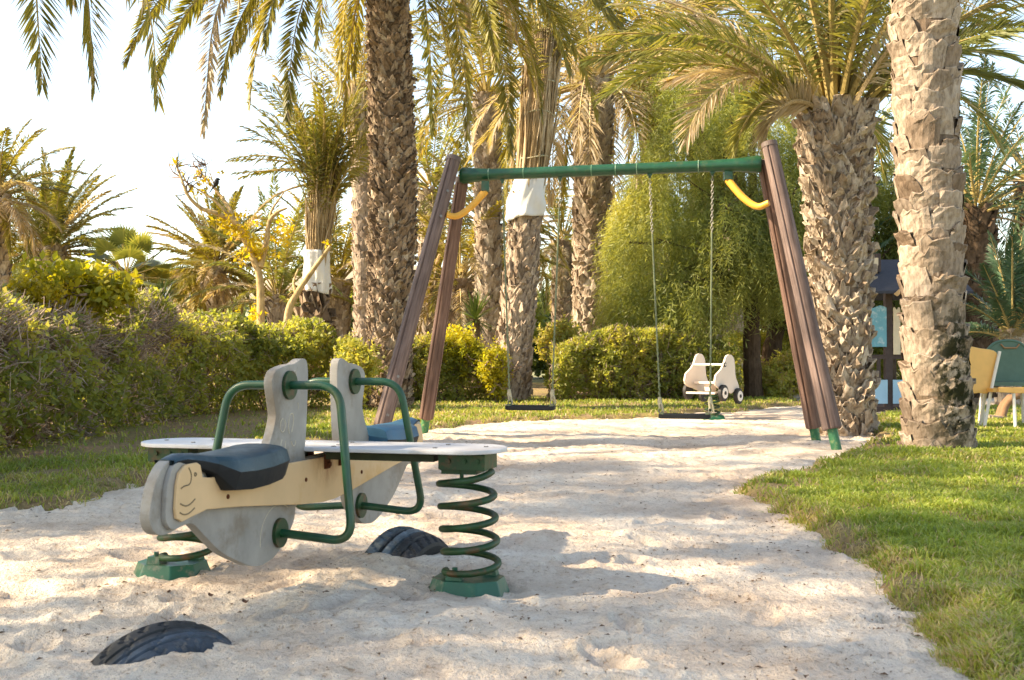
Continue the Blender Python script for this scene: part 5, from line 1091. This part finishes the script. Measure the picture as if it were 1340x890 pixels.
for (x, y, sx, sy, n) in [(345, 315, 26, 12, 26), (312, 300, 20, 8, 34), (262, 236, 16, 12, 14), (338, 410, 18, 10, 20), (300, 285, 14, 8, 24), (370, 300, 10, 8, 16), (235, 215, 10, 6, 4), (330, 330, 18, 10, 20)]:
    for _ in range(n): C.append(P(x+g.normal(0, sx*.6), y+g.normal(0, sy*.8), 18+g.normal(0, .25))-b0)
C = np.array(C); mb = MB(); sprigs(mb, C, g.normal(0, .5, C.shape)+[0, 0, .1], 6, .09, .095, .022, np.full(len(C), .5), g, grav=.4); mb.build('foliage', YELLOWL, root)
# perched bird
bp = P(281, 243, 18.0); BIRD = plain('dark_feathers', (.03, .03, .035), .7, .2, .2); mb = MB()
q = smooth_path([(-.10, 0, -.12), (-.04, 0, -.03), (0, 0, .02), (.02, 0, .07), (.03, 0, .105), (.05, 0, .11), (.085, 0, .10)], 4); tube(mb, q, np.interp(np.linspace(0, 1, len(q)), [0, .2, .4, .6, .75, .9, 1], [.006, .016, .045, .036, .027, .018, .002]), 10)
bd_ = mb.build('bird', BIRD, smooth=True); bd_.location = bp; tag(bd_, 'small dark bird perched on the bare branch of the crooked tree', 'bird')
# pale leaning stem
root = empty('leaning_tree', P(372, 520, 17.5)*[1, 1, 0]); tag(root, 'pale bare stem leaning right in front of the left white-wrapped palm', 'tree'); b0 = np.array(root.location); mb = MB()
br([(372, 525, 17.5), (376, 418, 17.5), (388, 385, 17.5), (408, 355, 17.5), (432, 322, 17.5)], (.075, .028)); br([(388, 388, 17.5), (384, 370, 17.6), (390, 352, 17.7)], (.03, .012)); mb.build('trunk', PALEBARK, root, smooth=True)
C = np.array([P(432+g.normal(0, 3), 320+g.normal(0, 3), 17.5)-b0 for _ in range(3)]); mb = MB(); sprigs(mb, C, g.normal(0, .5, C.shape), 5, .05, .08, .02, np.full(3, .3), g); mb.build('foliage', YELLOWL, root)
# background trees filling the gaps
BT = [(150, 40, 395, 70, 40), (260, 42, 392, 70, 40), (380, 36, 385, 60, 50), (470, 40, 370, 60, 60), (560, 44, 360, 70, 70), (650, 40, 350, 60, 80), (715, 46, 372, 50, 60), (800, 38, 300, 60, 110), (880, 36, 250, 80, 130), (970, 38, 200, 90, 150), (1060, 40, 250, 70, 130), (1150, 36, 330, 60, 90), (1240, 38, 350, 70, 90), (1340, 36, 330, 70, 100), (60, 44, 402, 80, 34), (-60, 38, 390, 80, 40), (1440, 36, 330, 80, 100)]
names = ['olive-green', 'dull green', 'grey-green', 'dark green']
where = ['left of the fan palm', 'behind the bushy palm', 'behind the low pale palm', 'behind the tall brown trunk', 'between the tall brown trunk and the swing post', 'behind the middle palm', 'between the two tall middle trunks', 'behind the lime weeping tree', 'behind the left side of the large weeping tree', 'behind the middle of the large weeping tree', 'behind the right side of the large weeping tree', 'behind the playhouse', 'behind the near right trunk', 'behind the chairs', 'at the far left behind the golden shrub', 'beyond the left edge of the picture', 'beyond the right edge of the picture']
for i, (px, d, ty, rx, rz) in enumerate(BT):
    g = rng(200+i); L = [lob(px+g.normal(0, rx*.4), ty+rz*(.7+.5*g.random()), d+g.normal(0, 1), rx*(.5+.3*g.random()), rz*(.6+.3*g.random())) for _ in range(7)]
    lobes_tree('background_tree', f'{names[i%4]} tree far in the background, {where[i]}', 'tree', (*P(px, 500, d)[:2], 0), L, 1500, 200+i, [HEDGE, FEATHER, DARKL, HEDGE][i % 4], .22, .07, K=8, slen=.35, tone=.3+.3*g.random(), stemr=.2, shell=.5, nb=14, twr=.03, group='background trees')
# leafy trees added out of view on the left to shade the near sand
for (x, y, h, r, s, lb) in [(-6.4, 1.0, 7.3, 2.2, 301, 'leafy tree added outside the picture on the left for shade, nearest the camera'), (-6.4, 5.1, 7.3, 2.1, 302, 'leafy tree added outside the picture on the left for shade, beside the hanging-frond palm'), (-6.4, -3.2, 7.3, 2.2, 303, 'leafy tree added outside the picture on the left for shade, behind the camera')]:
    g = rng(s); L = [(x+g.normal(0, .5), y+(i-1.5)*1.05+g.normal(0, .12), h-.5-j*.95+g.normal(0, .12), .85, .85, .8) for i in range(4) for j in range(5)]
    lobes_tree('added_shade_tree', lb, 'tree', (x, y, 0), L, 6300, s, HEDGE, .07, .020, K=8, slen=.25, tone=.4, stemr=.10, shell=.05, nb=30, twr=.008)
